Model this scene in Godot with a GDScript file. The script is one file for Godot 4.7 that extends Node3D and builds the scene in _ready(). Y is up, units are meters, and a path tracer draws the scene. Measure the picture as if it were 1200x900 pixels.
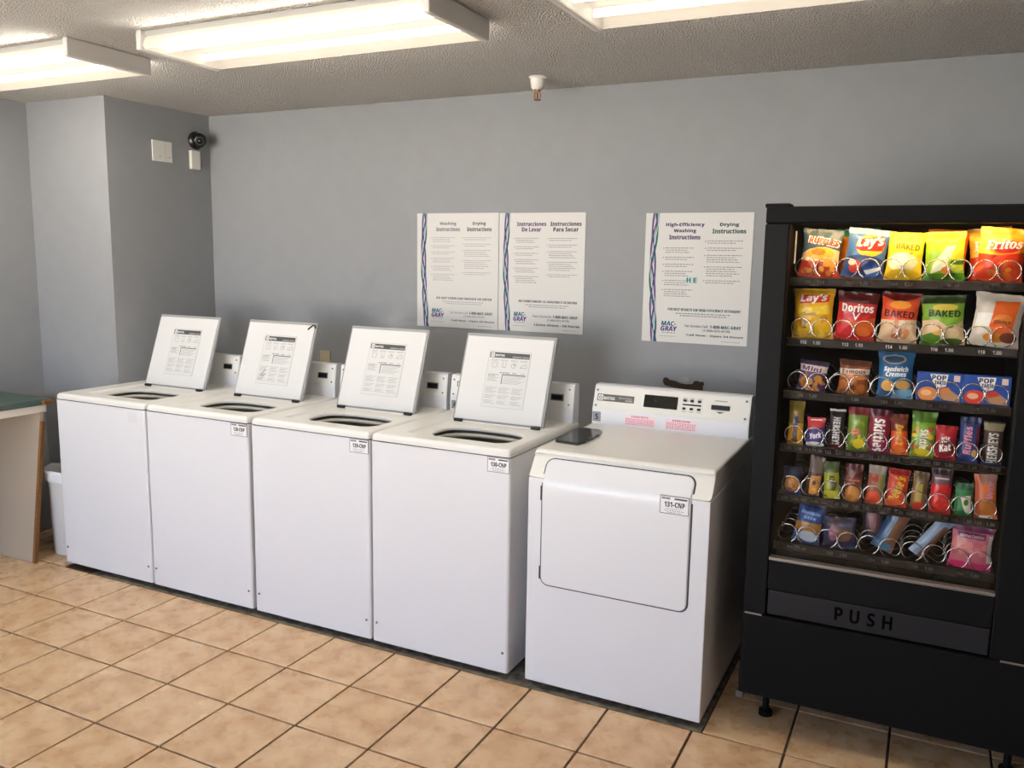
extends Node3D
# Laundry room: four top-load washers, one high-efficiency washer, a snack machine, posters and ceiling lights.

const WZ := -1.42          # back wall plane
const CEIL := 2.44
const TILE := 0.312
const FRONT := -0.329      # plane of the washer fronts
const TOP := 0.918         # height of the washer tops
const WIN_X0 := -0.3
const WIN_X1 := 2.4
const CEIL_E := 1.2
const VEND_E := 0.28
const LENS_GLOW := 0.75
const TUBE_GLOW := 5.0
const SIDE_E := 0.32
var counts := {}
var font_cache := {}
var text_cache := {}
var rng := RandomNumberGenerator.new()


func _ready() -> void:
	rng.seed = 7
	var cam := Camera3D.new()
	cam.name = "camera"
	add_child(cam)
	cam.fov = 2.0 * rad_to_deg(atan(450.0 / 992.6))
	cam.rotation_order = EULER_ORDER_YXZ
	cam.position = Vector3(3.758, 1.633, 2.462)
	cam.rotation = Vector3(deg_to_rad(-8.4528), deg_to_rad(26.2139), deg_to_rad(0.9289))
	cam.near = 0.05
	cam.current = true
	var env := Environment.new()
	env.tonemap_mode = Environment.TONE_MAPPER_LINEAR
	env.tonemap_exposure = 0.72
	env.sdfgi_enabled = true
	env.ssao_enabled = true
	env.ssil_enabled = true
	env.background_mode = Environment.BG_SKY
	var sky := Sky.new()
	var sm := ProceduralSkyMaterial.new()
	sm.sky_top_color = Color(0.74, 0.82, 0.95)
	sm.sky_horizon_color = Color(0.85, 0.91, 1.0)
	sm.ground_bottom_color = Color(0.70, 0.68, 0.65)
	sm.ground_horizon_color = Color(0.80, 0.78, 0.76)
	sm.sky_energy_multiplier = 3.3
	sm.ground_energy_multiplier = 5.6
	sky.sky_material = sm
	env.sky = sky
	var we := WorldEnvironment.new()
	we.name = "environment"
	we.environment = env
	add_child(we)

	build_room()
	build_ceiling_lights()
	build_washers()
	build_efficient_washer()
	build_snack_machine()
	build_snacks()
	build_posters()
	build_counter_and_bin()
	build_small_fixtures()


# ------------------------------------------------------------------ geometry
class Geo:
	var v := PackedVector3Array()
	var n := PackedVector3Array()
	var t := PackedVector2Array()
	var i := PackedInt32Array()

	func vert(p: Vector3, nn: Vector3, uv := Vector2.ZERO) -> int:
		v.append(p)
		n.append(nn.normalized())
		t.append(uv)
		return v.size() - 1

	func tri(a: int, b: int, c: int) -> void:
		var f := (v[b] - v[a]).cross(v[c] - v[a])
		if f.length_squared() < 1e-18:
			return
		if f.dot(n[a] + n[b] + n[c]) > 0.0:
			i.append_array([a, c, b])
		else:
			i.append_array([a, b, c])

	func quad(a: int, b: int, c: int, d: int) -> void:
		tri(a, b, c)
		tri(a, c, d)

	func face(a: Vector3, b: Vector3, c: Vector3, d: Vector3, nn: Vector3) -> void:
		quad(vert(a, nn, Vector2(0, 1)), vert(b, nn, Vector2(1, 1)), vert(c, nn, Vector2(1, 0)), vert(d, nn, Vector2(0, 0)))

	# box with rounded edges; uv lies flat over x and y
	func rbox(c: Vector3, s: Vector3, r := 0.0, seg := 2, b := Basis()) -> Geo:
		var h := s * 0.5
		r = minf(r, minf(h.x, minf(h.y, h.z)) * 0.98)
		for ax in 3:
			for sg in [-1.0, 1.0]:
				var u := (ax + 1) % 3
				var w := (ax + 2) % 3
				var gu := steps(h[u], r, seg)
				var gw := steps(h[w], r, seg)
				var id := []
				for a in gu:
					var row := []
					for d in gw:
						var p := Vector3()
						p[ax] = sg * h[ax]
						p[u] = a
						p[w] = d
						var nn := Vector3()
						nn[ax] = sg
						if r > 0.0:
							var q := p.clamp(-h + Vector3.ONE * r, h - Vector3.ONE * r)
							nn = (p - q).normalized()
							p = q + nn * r
						row.append(vert(c + b * p, b * nn, Vector2(p.x / s.x + 0.5, 0.5 - p.y / s.y)))
					id.append(row)
				for x in gu.size() - 1:
					for y in gw.size() - 1:
						quad(id[x][y], id[x + 1][y], id[x + 1][y + 1], id[x][y + 1])
		return self

	func steps(h: float, r: float, seg: int) -> Array:
		if r <= 0.0:
			return [-h, h]
		var o := []
		for k in seg:
			o.append(-h + r - r * tan((1.0 - float(k) / seg) * PI / 4.0))
		o.append(-h + r)
		o.append(h - r)
		for k in seg:
			o.append(h - r + r * tan(float(k + 1) / seg * PI / 4.0))
		return o

	# rows of points; groups[k] says which strips between rows share smooth normals
	func loft(rows: Array, closed := true, flip := false, groups := []) -> Geo:
		var m: int = rows[0].size()
		var k0 := 0
		while k0 < rows.size() - 1:
			var k1 := k0 + 1
			while k1 < rows.size() - 1 and groups.size() and groups[k1] == groups[k0]:
				k1 += 1
			if groups.is_empty():
				k1 = rows.size() - 1
			var id := []
			for k in range(k0, k1 + 1):
				var row := []
				for j in m:
					var ka := maxi(k - 1, k0)
					var kb := mini(k + 1, k1)
					var ja := (j - 1 + m) % m if closed else maxi(j - 1, 0)
					var jb := (j + 1) % m if closed else mini(j + 1, m - 1)
					var du: Vector3 = rows[k][jb] - rows[k][ja]
					if du.length_squared() < 1e-14:
						du = rows[kb][jb] - rows[kb][ja] + rows[ka][jb] - rows[ka][ja]
					var dv: Vector3 = rows[kb][j] - rows[ka][j]
					var nn := du.cross(dv)
					row.append(vert(rows[k][j], -nn if flip else nn, Vector2(float(j) / (m if closed else m - 1), 1.0 - float(k) / (rows.size() - 1))))
				id.append(row)
			for k in id.size() - 1:
				for j in (m if closed else m - 1):
					var j2 := (j + 1) % m
					quad(id[k][j], id[k][j2], id[k + 1][j2], id[k + 1][j])
			k0 = k1
		return self

	func cap(loop: Array, nn: Vector3) -> Geo:
		var c := Vector3()
		for p in loop:
			c += p
		var m := vert(c / loop.size(), nn)
		var id := []
		for p in loop:
			id.append(vert(p, nn))
		for k in id.size():
			tri(m, id[k], id[(k + 1) % id.size()])
		return self

	# profile of (radius, height), turned round an axis
	func lathe(prof: Array, seg := 24, at := Vector3(), b := Basis(), sharp := true, sx := 1.0, sz := 1.0) -> Geo:
		var rows := []
		for p in prof:
			var loop := []
			for k in seg:
				var a := TAU * k / seg
				loop.append(at + b * Vector3(cos(a) * p.x * sx, p.y, sin(a) * p.x * sz))
			rows.append(loop)
		var g := []
		for k in rows.size() - 1:
			g.append(k if sharp else 0)
		return loft(rows, true, true, g)

	func tube(path: Array, r: float, sides := 6, capped := true) -> Geo:
		var rows := []
		var up := Vector3(0.3, 1, 0.2).normalized()
		for k in path.size():
			var d: Vector3 = (path[mini(k + 1, path.size() - 1)] - path[maxi(k - 1, 0)]).normalized()
			var x := up.cross(d)
			if x.length() < 0.05:
				x = Vector3.RIGHT.cross(d)
			x = x.normalized()
			var y := d.cross(x)
			up = y
			var loop := []
			for j in sides:
				var a := TAU * j / sides
				loop.append(path[k] + (x * cos(a) + y * sin(a)) * r)
			rows.append(loop)
		loft(rows, true, false)
		if capped:
			cap(rows[0], (path[0] - path[1]).normalized())
			cap(rows[-1], (path[-1] - path[-2]).normalized())
		return self

	# flat polygon (x, y) given depth towards +z, moved by xf
	func prism(poly: PackedVector2Array, depth: float, xf := Transform3D()) -> Geo:
		var lo := Vector2(INF, INF)
		var hi := -lo
		for p in poly:
			lo = lo.min(p)
			hi = hi.max(p)
		var ids := Geometry2D.triangulate_polygon(poly)
		for z in [0.0, depth]:
			var nn := xf.basis * Vector3(0, 0, 1.0 if z > 0.0 else -1.0)
			var id := []
			for p in poly:
				id.append(vert(xf * Vector3(p.x, p.y, z), nn, Vector2((p.x - lo.x) / (hi.x - lo.x), (hi.y - p.y) / (hi.y - lo.y))))
			for k in range(0, ids.size(), 3):
				tri(id[ids[k]], id[ids[k + 1]], id[ids[k + 2]])
		var ccw := not Geometry2D.is_polygon_clockwise(poly)
		for k in poly.size():
			var a := poly[k]
			var b := poly[(k + 1) % poly.size()]
			var e := (b - a).normalized()
			var nn := xf.basis * (Vector3(e.y, -e.x, 0) if ccw else Vector3(-e.y, e.x, 0))
			quad(vert(xf * Vector3(a.x, a.y, 0), nn), vert(xf * Vector3(b.x, b.y, 0), nn), vert(xf * Vector3(b.x, b.y, depth), nn), vert(xf * Vector3(a.x, a.y, depth), nn))
		return self

	# a filled bag standing on y = 0, front towards +z: sealed flat ends, bulging middle, small dents
	func bag(w: float, h: float, th: float, crimp := 0.09, wrinkle := 0.004, sd := 1, full := 2.6, nx := 12, ny := 16) -> Geo:
		var fn := FastNoiseLite.new()
		fn.seed = sd
		fn.frequency = 1.0
		for side in [1.0, -1.0]:
			var rows := []
			for y in ny + 1:
				var b := float(y) / ny
				var bb := clampf((b - crimp) / (1.0 - 2.0 * crimp), 0.0, 1.0) * 2.0 - 1.0
				var f := pow(maxf(0.0, 1.0 - pow(absf(bb), full)), 0.62)
				var row := []
				for x in nx + 1:
					var a := float(x) / nx * 2.0 - 1.0
					var hw := w * 0.5 * (1.0 - 0.10 * f + 0.03 * fn.get_noise_2d(b * 9.0, side_seed(a)))
					var z := th * 0.5 * f * pow(maxf(0.0, 1.0 - pow(absf(a), 2.2)), 0.55)
					z += f * wrinkle * fn.get_noise_2d(a * 5.0 + 3.0 * side, b * 7.0) * (1.0 - a * a)
					var lean := 0.006 * fn.get_noise_2d(4.0, b * 3.0) + (0.004 * sin(a * 9.0 + sd) * (1.0 - f) if b > 0.8 else 0.0)
					row.append(Vector3(a * hw, b * h + 0.02 * h * fn.get_noise_2d(a * 2.0, 8.0) * b, side * (z + 0.0012) + lean * b))
				rows.append(row)
			var start := v.size()
			loft(rows, false, side < 0.0)
			var k := start
			for y in ny + 1:
				for x in nx + 1:
					t[k] = Vector2(float(x) / nx, 1.0 - float(y) / ny)
					k += 1
		return self

	func side_seed(a: float) -> float:
		return 2.0 if a > 0.0 else -2.0

	func mesh() -> ArrayMesh:
		var arr := []
		arr.resize(Mesh.ARRAY_MAX)
		arr[Mesh.ARRAY_VERTEX] = v
		arr[Mesh.ARRAY_NORMAL] = n
		arr[Mesh.ARRAY_TEX_UV] = t
		arr[Mesh.ARRAY_INDEX] = i
		var m := ArrayMesh.new()
		m.add_surface_from_arrays(Mesh.PRIMITIVE_TRIANGLES, arr)
		return m


func box(c: Vector3, s: Vector3, r := 0.0, seg := 2) -> Geo:
	return Geo.new().rbox(c, s, r, seg)


func span(lo: Vector3, hi: Vector3, r := 0.0, seg := 2) -> Geo:
	return Geo.new().rbox((lo + hi) * 0.5, hi - lo, r, seg)


# ------------------------------------------------------------------ naming
func numbered(called: String, parent: Node) -> String:
	var key := "%d/%s" % [parent.get_instance_id(), called]
	var k: int = counts.get(key, 0)
	counts[key] = k + 1
	return called if k == 0 else "%s_%03d" % [called, k]


func part(called: String, shape, m: Material, parent: Node, at := Vector3.ZERO, label := "") -> MeshInstance3D:
	var o := MeshInstance3D.new()
	o.name = numbered(called, parent)
	o.mesh = shape.mesh() if shape is Geo else shape
	o.material_override = m
	o.position = at
	if label:
		o.set_meta("label", label)
	parent.add_child(o)
	return o


func tag(o: Node, label: String, category: String, group := "") -> void:
	o.set_meta("label", label)
	o.set_meta("category", category)
	if group:
		o.set_meta("group", group)


func thing(called: String, label: String, category: String, at := Vector3.ZERO, group := "") -> Node3D:
	var o := Node3D.new()
	o.name = numbered(called, self)
	o.position = at
	add_child(o)
	tag(o, label, category, group)
	return o


func structure(called: String, shape, m: Material, label := "") -> MeshInstance3D:
	var o := part(called, shape, m, self)
	o.set_meta("kind", "structure")
	if label:
		o.set_meta("label", label)
	return o


# ------------------------------------------------------------------ materials
func paint(c: Color, rough := 0.5, metal := 0.0, spec := 0.5) -> StandardMaterial3D:
	var m := StandardMaterial3D.new()
	m.albedo_color = c
	m.roughness = rough
	m.metallic = metal
	m.metallic_specular = spec
	return m


func noise_tex(sd: int, freq: float, size := 512, ramp: Gradient = null, octaves := 4, kind := FastNoiseLite.TYPE_SIMPLEX_SMOOTH) -> NoiseTexture2D:
	var f := FastNoiseLite.new()
	f.noise_type = kind
	f.seed = sd
	f.frequency = freq
	f.fractal_octaves = octaves
	var t := NoiseTexture2D.new()
	t.width = size
	t.height = size
	t.seamless = true
	t.noise = f
	t.color_ramp = ramp
	return t


func ramp(cols: Array, at: Array) -> Gradient:
	var g := Gradient.new()
	g.colors = PackedColorArray(cols)
	g.offsets = PackedFloat32Array(at)
	return g


func tri_mat(m: StandardMaterial3D, per_metre: float) -> StandardMaterial3D:
	m.uv1_triplanar = true
	m.uv1_world_triplanar = true
	m.uv1_scale = Vector3.ONE * per_metre
	return m


func relief(m: StandardMaterial3D, t: Texture2D, cm: float) -> StandardMaterial3D:
	m.heightmap_enabled = true
	m.heightmap_texture = t
	m.heightmap_scale = cm
	return m


func glow(c: Color, e: float) -> StandardMaterial3D:
	var m := paint(c, 0.5)
	m.emission_enabled = true
	m.emission = c
	m.emission_energy_multiplier = e
	return m


# ------------------------------------------------------------------ flat print
func fill_tri(im: Image, a: Vector2, b: Vector2, c: Vector2, col: Color) -> void:
	var y0 := maxi(0, int(ceil(minf(a.y, minf(b.y, c.y)) - 0.5)))
	var y1 := mini(im.get_height() - 1, int(floor(maxf(a.y, maxf(b.y, c.y)) - 0.5)))
	for y in range(y0, y1 + 1):
		var yy := y + 0.5
		var lo := INF
		var hi := -INF
		for e in [[a, b], [b, c], [c, a]]:
			var p: Vector2 = e[0]
			var q: Vector2 = e[1]
			if (p.y <= yy) == (q.y <= yy):
				continue
			var x := p.x + (q.x - p.x) * (yy - p.y) / (q.y - p.y)
			lo = minf(lo, x)
			hi = maxf(hi, x)
		if hi > lo:
			var x0 := int(round(lo))
			var x1 := int(round(hi))
			if x1 > x0:
				im.fill_rect(Rect2i(x0, y, x1 - x0, 1), col)


func fill_poly(im: Image, pts: PackedVector2Array, col: Color) -> void:
	var ids := Geometry2D.triangulate_polygon(pts)
	for k in range(0, ids.size(), 3):
		fill_tri(im, pts[ids[k]], pts[ids[k + 1]], pts[ids[k + 2]], col)


func fill_ellipse(im: Image, c: Vector2, rx: float, ry: float, col: Color, turn := 0.0) -> void:
	var pts := PackedVector2Array()
	for k in 28:
		var a := TAU * k / 28
		pts.append(c + Vector2(cos(a) * rx, sin(a) * ry).rotated(turn))
	fill_poly(im, pts, col)


func stroke(im: Image, pts: Array, w: float, col: Color) -> void:
	for k in pts.size() - 1:
		var a: Vector2 = pts[k]
		var b: Vector2 = pts[k + 1]
		var d := (b - a).normalized().orthogonal() * w * 0.5
		var e := (b - a).normalized() * w * 0.3
		fill_tri(im, a - e + d, b + e + d, b + e - d, col)
		fill_tri(im, a - e + d, b + e - d, a - e - d, col)


func get_font(face: String, weight: int) -> SystemFont:
	var key := "%s%d" % [face, weight]
	if not font_cache.has(key):
		var f := SystemFont.new()
		f.font_names = PackedStringArray([face])
		f.font_weight = weight
		font_cache[key] = f
	return font_cache[key]


func text_mesh(s: String, face: String, weight: int, depth: float) -> TextMesh:
	var tm := TextMesh.new()
	tm.text = s
	tm.font = get_font(face, weight)
	tm.font_size = 48
	tm.pixel_size = 0.01
	tm.depth = depth
	tm.curve_step = 2.0
	return tm


# text fitted into a box of w by h centred on c
func print_text(im: Image, s: String, c: Vector2, w: float, h: float, col: Color, turn := 0.0, slant := 0.0, face := "Droid Sans", weight := 700) -> void:
	var key := "%s|%s|%d" % [s, face, weight]
	if not text_cache.has(key):
		var pts := PackedVector2Array()
		var arr := text_mesh(s, face, weight, 0.0).get_mesh_arrays()
		var vs: PackedVector3Array = arr[Mesh.ARRAY_VERTEX]
		if arr[Mesh.ARRAY_INDEX] != null and arr[Mesh.ARRAY_INDEX].size():
			for k in arr[Mesh.ARRAY_INDEX]:
				pts.append(Vector2(vs[k].x, -vs[k].y))
		else:
			for p in vs:
				pts.append(Vector2(p.x, -p.y))
		var lo := Vector2(INF, INF)
		var hi := -lo
		for p in pts:
			lo = lo.min(p)
			hi = hi.max(p)
		for k in pts.size():
			pts[k] = (pts[k] - (lo + hi) * 0.5) / (hi - lo)
		text_cache[key] = pts
	var u: PackedVector2Array = text_cache[key]
	var p := PackedVector2Array()
	for q in u:
		p.append(c + Vector2(q.x * w - q.y * h * slant, q.y * h).rotated(turn))
	var heavy := h * 0.03 if weight > 500 else 0.0
	for o in ([Vector2.ZERO] if heavy < 0.4 else [Vector2(-heavy, 0), Vector2(heavy, 0), Vector2(0, heavy)]):
		for k in range(0, p.size(), 3):
			fill_tri(im, p[k] + o, p[k + 1] + o, p[k + 2] + o, col)


# a line of small print: short dark dashes of word length
func print_dashes(im: Image, x: float, y: float, w: float, h: float, col: Color) -> void:
	var at := x
	while at < x + w - 3.0:
		var l := minf(rng.randf_range(6.0, 18.0), x + w - at)
		im.fill_rect(Rect2i(int(at), int(y), int(l), maxi(1, int(h))), col)
		at += l + 4.0


func blank(w: int, h: int, c: Color) -> Image:
	var im := Image.create(w, h, false, Image.FORMAT_RGBA8)
	im.fill(c)
	return im


func printed(im: Image, rough := 0.5, spec := 0.5) -> StandardMaterial3D:
	var m := StandardMaterial3D.new()
	m.albedo_texture = ImageTexture.create_from_image(im)
	m.roughness = rough
	m.metallic_specular = spec
	m.texture_repeat = false
	return m


# drawing orders in parts of the sheet: r rect, e ellipse, p polygon, t text, c scattered chips
func art(w: int, h: int, base: Color, ops: Array, rough := 0.35) -> StandardMaterial3D:
	var im := blank(w, h, base)
	var s := Vector2(w, h)
	for o in ops:
		match o[0]:
			"r":
				im.fill_rect(Rect2i(int(o[1] * w), int(o[2] * h), int(ceil(o[3] * w)), int(ceil(o[4] * h))), o[5])
			"e":
				fill_ellipse(im, Vector2(o[1], o[2]) * s, o[3] * w, o[4] * h, o[5], o[6] if o.size() > 6 else 0.0)
			"p":
				var pts := PackedVector2Array()
				for k in range(0, o[1].size(), 2):
					pts.append(Vector2(o[1][k], o[1][k + 1]) * s)
				fill_poly(im, pts, o[2])
			"t":
				print_text(im, o[1], Vector2(o[2], o[3]) * s, o[4] * w, o[5] * h, o[6], deg_to_rad(o[7]) if o.size() > 7 else 0.0, o[8] if o.size() > 8 else 0.0, o[9] if o.size() > 9 else "Droid Sans")
			"tv":   # text that runs down the wrapper
				print_text(im, o[1], Vector2(o[2], o[3]) * s, o[5] * h, o[4] * w, o[6], deg_to_rad(o[7]), o[8] if o.size() > 8 else 0.0)
			"c":
				for k in o[1]:
					var cc: Color = o[2]
					cc = cc.lerp(o[3], rng.randf())
					fill_ellipse(im, Vector2(rng.randf_range(o[4], o[6]), rng.randf_range(o[5], o[7])) * s, rng.randf_range(0.6, 1.2) * o[8] * w, rng.randf_range(0.4, 0.9) * o[8] * w, cc, rng.randf() * PI)
	return printed(im, rough)


func C(hex: String) -> Color:
	return Color.html(hex)


# ------------------------------------------------------------------ the room
func build_room() -> void:
	var wall_relief := noise_tex(3, 0.17, 512, null, 2)
	var wall := tri_mat(relief(paint(C("929497"), 0.62, 0.0, 0.4), wall_relief, 0.06), 2.0)
	wall.albedo_texture = noise_tex(11, 0.012, 256, ramp([Color(0.985, 0.985, 0.985), Color(1, 1, 1)], [0.2, 0.8]), 5)
	var popcorn := tri_mat(relief(paint(C("f6f2ec"), 0.95, 0.0, 0.2), noise_tex(5, 0.075, 1024, ramp([Color.BLACK, Color(0.25, 0.25, 0.25), Color.WHITE], [0.0, 0.45, 0.8]), 3), 2.6), 1.25)
	var x0 := -0.83
	var x1 := 4.62
	var z1 := 4.5
	structure("wall_back", span(Vector3(-0.2, -0.12, WZ - 0.12), Vector3(x1 + 0.12, CEIL, WZ)), wall, "grey painted back wall")
	structure("wall_pier", span(Vector3(x0 - 0.12, -0.12, WZ - 0.12), Vector3(-0.2, CEIL, -0.70)), wall, "grey boxed-out pier in the left corner")
	structure("wall_left", span(Vector3(x0 - 0.12, -0.12, -0.70), Vector3(x0, CEIL, z1 + 0.12)), wall, "grey painted left wall")
	structure("wall_right", span(Vector3(x1, -0.12, WZ), Vector3(x1 + 0.12, CEIL, z1 + 0.12)), wall, "grey painted right wall")
	structure("ceiling", span(Vector3(x0 - 0.12, CEIL, WZ - 0.12), Vector3(x1 + 0.12, CEIL + 0.12, z1 + 0.12)), popcorn, "off-white popcorn textured ceiling")
	# wall behind the camera with a wide glazed opening
	var wx0 := WIN_X0
	var wx1 := WIN_X1
	var wy0 := 0.1
	var wy1 := 2.28
	var fw := Geo.new()
	fw.rbox(Vector3((x0 + wx0) * 0.5, CEIL * 0.5, z1 + 0.06), Vector3(wx0 - x0, CEIL, 0.12))
	fw.rbox(Vector3((x1 + wx1) * 0.5, CEIL * 0.5, z1 + 0.06), Vector3(x1 - wx1, CEIL, 0.12))
	fw.rbox(Vector3((wx0 + wx1) * 0.5, (CEIL + wy1) * 0.5, z1 + 0.06), Vector3(wx1 - wx0, CEIL - wy1, 0.12))
	fw.rbox(Vector3((wx0 + wx1) * 0.5, wy0 * 0.5, z1 + 0.06), Vector3(wx1 - wx0, wy0, 0.12))
	structure("wall_front", fw, wall, "grey wall behind the viewer with a wide window")
	var frame_m := paint(C("b8babb"), 0.4, 0.6)
	var fr := Geo.new()
	var zc := z1 + 0.06
	for x in [wx0 + 0.025, (wx0 + wx1) * 0.5, wx1 - 0.025]:
		fr.rbox(Vector3(x, (wy0 + wy1) * 0.5, zc), Vector3(0.05, wy1 - wy0, 0.06), 0.004, 1)
	for y in [wy0 + 0.025, wy1 - 0.025]:
		fr.rbox(Vector3((wx0 + wx1) * 0.5, y, zc), Vector3(wx1 - wx0, 0.05, 0.06), 0.004, 1)
	var win := structure("window_1", fr, frame_m, "aluminium framed window behind the viewer")
	var glass := paint(Color(1, 1, 1, 0.04), 0.02)
	glass.transparency = BaseMaterial3D.TRANSPARENCY_ALPHA
	for k in 2:
		var a: float = lerpf(wx0, wx1, 0.5 * k) + 0.05
		var b: float = lerpf(wx0, wx1, 0.5 * k + 0.5) - 0.05
		part("pane", span(Vector3(a, wy0 + 0.05, zc - 0.003), Vector3(b, wy1 - 0.05, zc + 0.003)), glass, win)
	# floor: dark grout bed with single tiles on it
	var grout := tri_mat(paint(C("5e4c41"), 0.9), 3.0)
	grout.albedo_texture = noise_tex(21, 0.05, 256, ramp([Color(0.7, 0.68, 0.66), Color(1, 1, 1)], [0.2, 0.8]))
	var fl := structure("floor", span(Vector3(x0 - 0.12, -0.12, WZ - 0.12), Vector3(x1 + 0.12, -0.006, z1 + 0.12)), grout, "beige ceramic tile floor with dark grout lines")
	var tiles := []
	for k in 4:
		var m := tri_mat(paint(Color(1, 1, 1), 0.34, 0.0, 0.45), 1.55)
		m.uv1_offset = Vector3(0.23 * k, 0.4 * k, 0.31 * k)
		var tint := [0.0, 0.02, -0.02, 0.035][k] as float
		m.albedo_texture = noise_tex(40 + k, 0.008, 512, ramp([Color(0.79, 0.635, 0.475).lightened(tint), Color(0.845, 0.70, 0.535).lightened(tint), Color(0.87, 0.74, 0.585).lightened(tint)], [0.22, 0.5, 0.78]), 6)
		m.roughness_texture = noise_tex(60, 0.03, 256, ramp([Color(0.75, 0.75, 0.75), Color(1, 1, 1)], [0.2, 0.8]))
		tiles.append(m)
	var g := 0.0042
	var plain := box(Vector3.ZERO, Vector3(TILE - 2.0 * g, 0.010, TILE - 2.0 * g), 0.0022, 1).mesh()
	var left: Array[Array] = []
	for r in range(-3, 14):
		for c in range(-3, 15):
			var ax := maxf(c * TILE, x0)
			var bx := minf((c + 1) * TILE, x1)
			if c == 10 and r < -1:
				ax = 3.152
			var az := maxf(r * TILE, -1.06 if c >= 10 or c < 0 else -TILE)
			if c < 0:
				az = maxf(r * TILE, -0.70)
			var bz := minf((r + 1) * TILE, z1)
			if bx - ax < 0.03 or bz - az < 0.03:
				continue
			if c == -1 and r < -1:
				bx = minf(bx, -0.2)
			left.append([ax, bx, az, bz, r, c])
	for q in left:
		var whole: bool = absf(q[1] - q[0] - TILE) < 1e-4 and absf(q[3] - q[2] - TILE) < 1e-4
		var at := Vector3((q[0] + q[1]) * 0.5, -0.005, (q[2] + q[3]) * 0.5)
		var mm = plain if whole else box(Vector3.ZERO, Vector3(q[1] - q[0] - 2.0 * g, 0.010, q[3] - q[2] - 2.0 * g), 0.0022, 1)
		part("tile", mm, tiles[(q[4] * 7 + q[5] * 5 + q[4] * q[5] + 40) % 4], fl, at)
	# bare concrete strip under the machines
	var con := tri_mat(paint(C("8d867c"), 0.92), 2.0)
	con.albedo_texture = noise_tex(33, 0.02, 512, ramp([Color(0.6, 0.58, 0.55), Color(0.85, 0.83, 0.8), Color(1, 1, 1)], [0.15, 0.5, 0.85]), 6)
	structure("trim_1", span(Vector3(0.003, -0.008, WZ), Vector3(3.149, -0.003, -TILE - 0.003)), con, "bare dirty concrete strip under the machines")


# ------------------------------------------------------------------ ceiling lights
func build_ceiling_lights() -> void:
	var white := paint(C("e4e2de"), 0.45)
	var steel := paint(C("b9b7b3"), 0.5)
	var lens_m := paint(Color(0.97, 0.95, 0.90, 0.4), 0.4)
	lens_m.transparency = BaseMaterial3D.TRANSPARENCY_ALPHA
	lens_m.emission_enabled = true
	lens_m.emission = Color(1.0, 0.93, 0.83)
	lens_m.emission_energy_multiplier = LENS_GLOW
	var tube_m := glow(Color(1.0, 0.97, 0.91), TUBE_GLOW)
	var spots := [[0.10, 0.0, 1.15, "leftmost fluorescent ceiling light cut by the photo's left edge"], [1.69, -0.04, 1.0, "middle fluorescent ceiling light with wraparound lens, seen whole"], [3.33, -0.065, 0.6, "rightmost fluorescent ceiling light above the snack machine side"]]
	for s in spots:
		var zc: float = s[1]
		var l := thing("ceiling_light", s[3], "ceiling light", Vector3(s[0], CEIL, zc), "fluorescent ceiling lights")
		part("housing", span(Vector3(-0.615, -0.022, -0.175), Vector3(0.615, 0.0, 0.175), 0.004, 1), steel, l)
		# wraparound lens: open on top, slightly wider below
		var prof := [Vector2(-0.172, -0.018), Vector2(-0.186, -0.040), Vector2(-0.192, -0.058), Vector2(-0.184, -0.068), Vector2(0.184, -0.068), Vector2(0.192, -0.058), Vector2(0.186, -0.040), Vector2(0.172, -0.018)]
		var rows := []
		for p in prof:
			rows.append([Vector3(-0.6, p.y, p.x), Vector3(0.6, p.y, p.x)])
		part("lens", Geo.new().loft(rows, false, true, [0, 1, 2, 3, 4, 5, 6]), lens_m, l)
		for e in [-1.0, 1.0]:
			part("end_cap", span(Vector3(e * 0.62 - 0.012, -0.073, -0.196), Vector3(e * 0.62 + 0.012, 0.0, 0.196), 0.006, 2), white, l)
		for zt in [-0.085, 0.085]:
			part("tube", Geo.new().lathe([Vector2(0.0, -0.59), Vector2(0.013, -0.59), Vector2(0.013, 0.59), Vector2(0.0, 0.59)], 14, Vector3(0, -0.045, zt), Basis(Vector3.BACK, PI / 2)), tube_m, l)
		var a := AreaLight3D.new()
		a.name = "lens_light"
		a.area_size = Vector2(1.16, 0.34)
		a.light_color = Color(1.0, 0.965, 0.915)
		a.light_energy = CEIL_E * float(s[2])
		a.area_range = 12.0
		a.shadow_enabled = true
		a.rotation = Vector3(-PI / 2, 0, 0)
		a.position = Vector3(0, -0.074, 0)
		l.add_child(a)
		for e in [-1.0, 1.0]:
			var b := AreaLight3D.new()
			b.name = "lens_side_light" if e < 0.0 else "lens_side_light_001"
			b.area_size = Vector2(1.16, 0.036)
			b.light_color = a.light_color
			b.light_energy = SIDE_E * float(s[2])
			b.area_range = 12.0
			b.shadow_enabled = true
			b.rotation = Vector3(0, 0.0 if e < 0.0 else PI, 0)
			b.position = Vector3(0, -0.045, e * 0.198)
			l.add_child(b)


# ------------------------------------------------------------------ washers
func oval(c: Vector2, hx: float, hz: float, y: float, e: float, n := 72) -> Array:
	var o := []
	for k in n:
		var a := TAU * k / n
		var r := 1.0 / pow(pow(absf(cos(a)) / hx, e) + pow(absf(sin(a)) / hz, e), 1.0 / e)
		o.append(Vector3(c.x + cos(a) * r, y, c.y + sin(a) * r))
	return o


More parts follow.
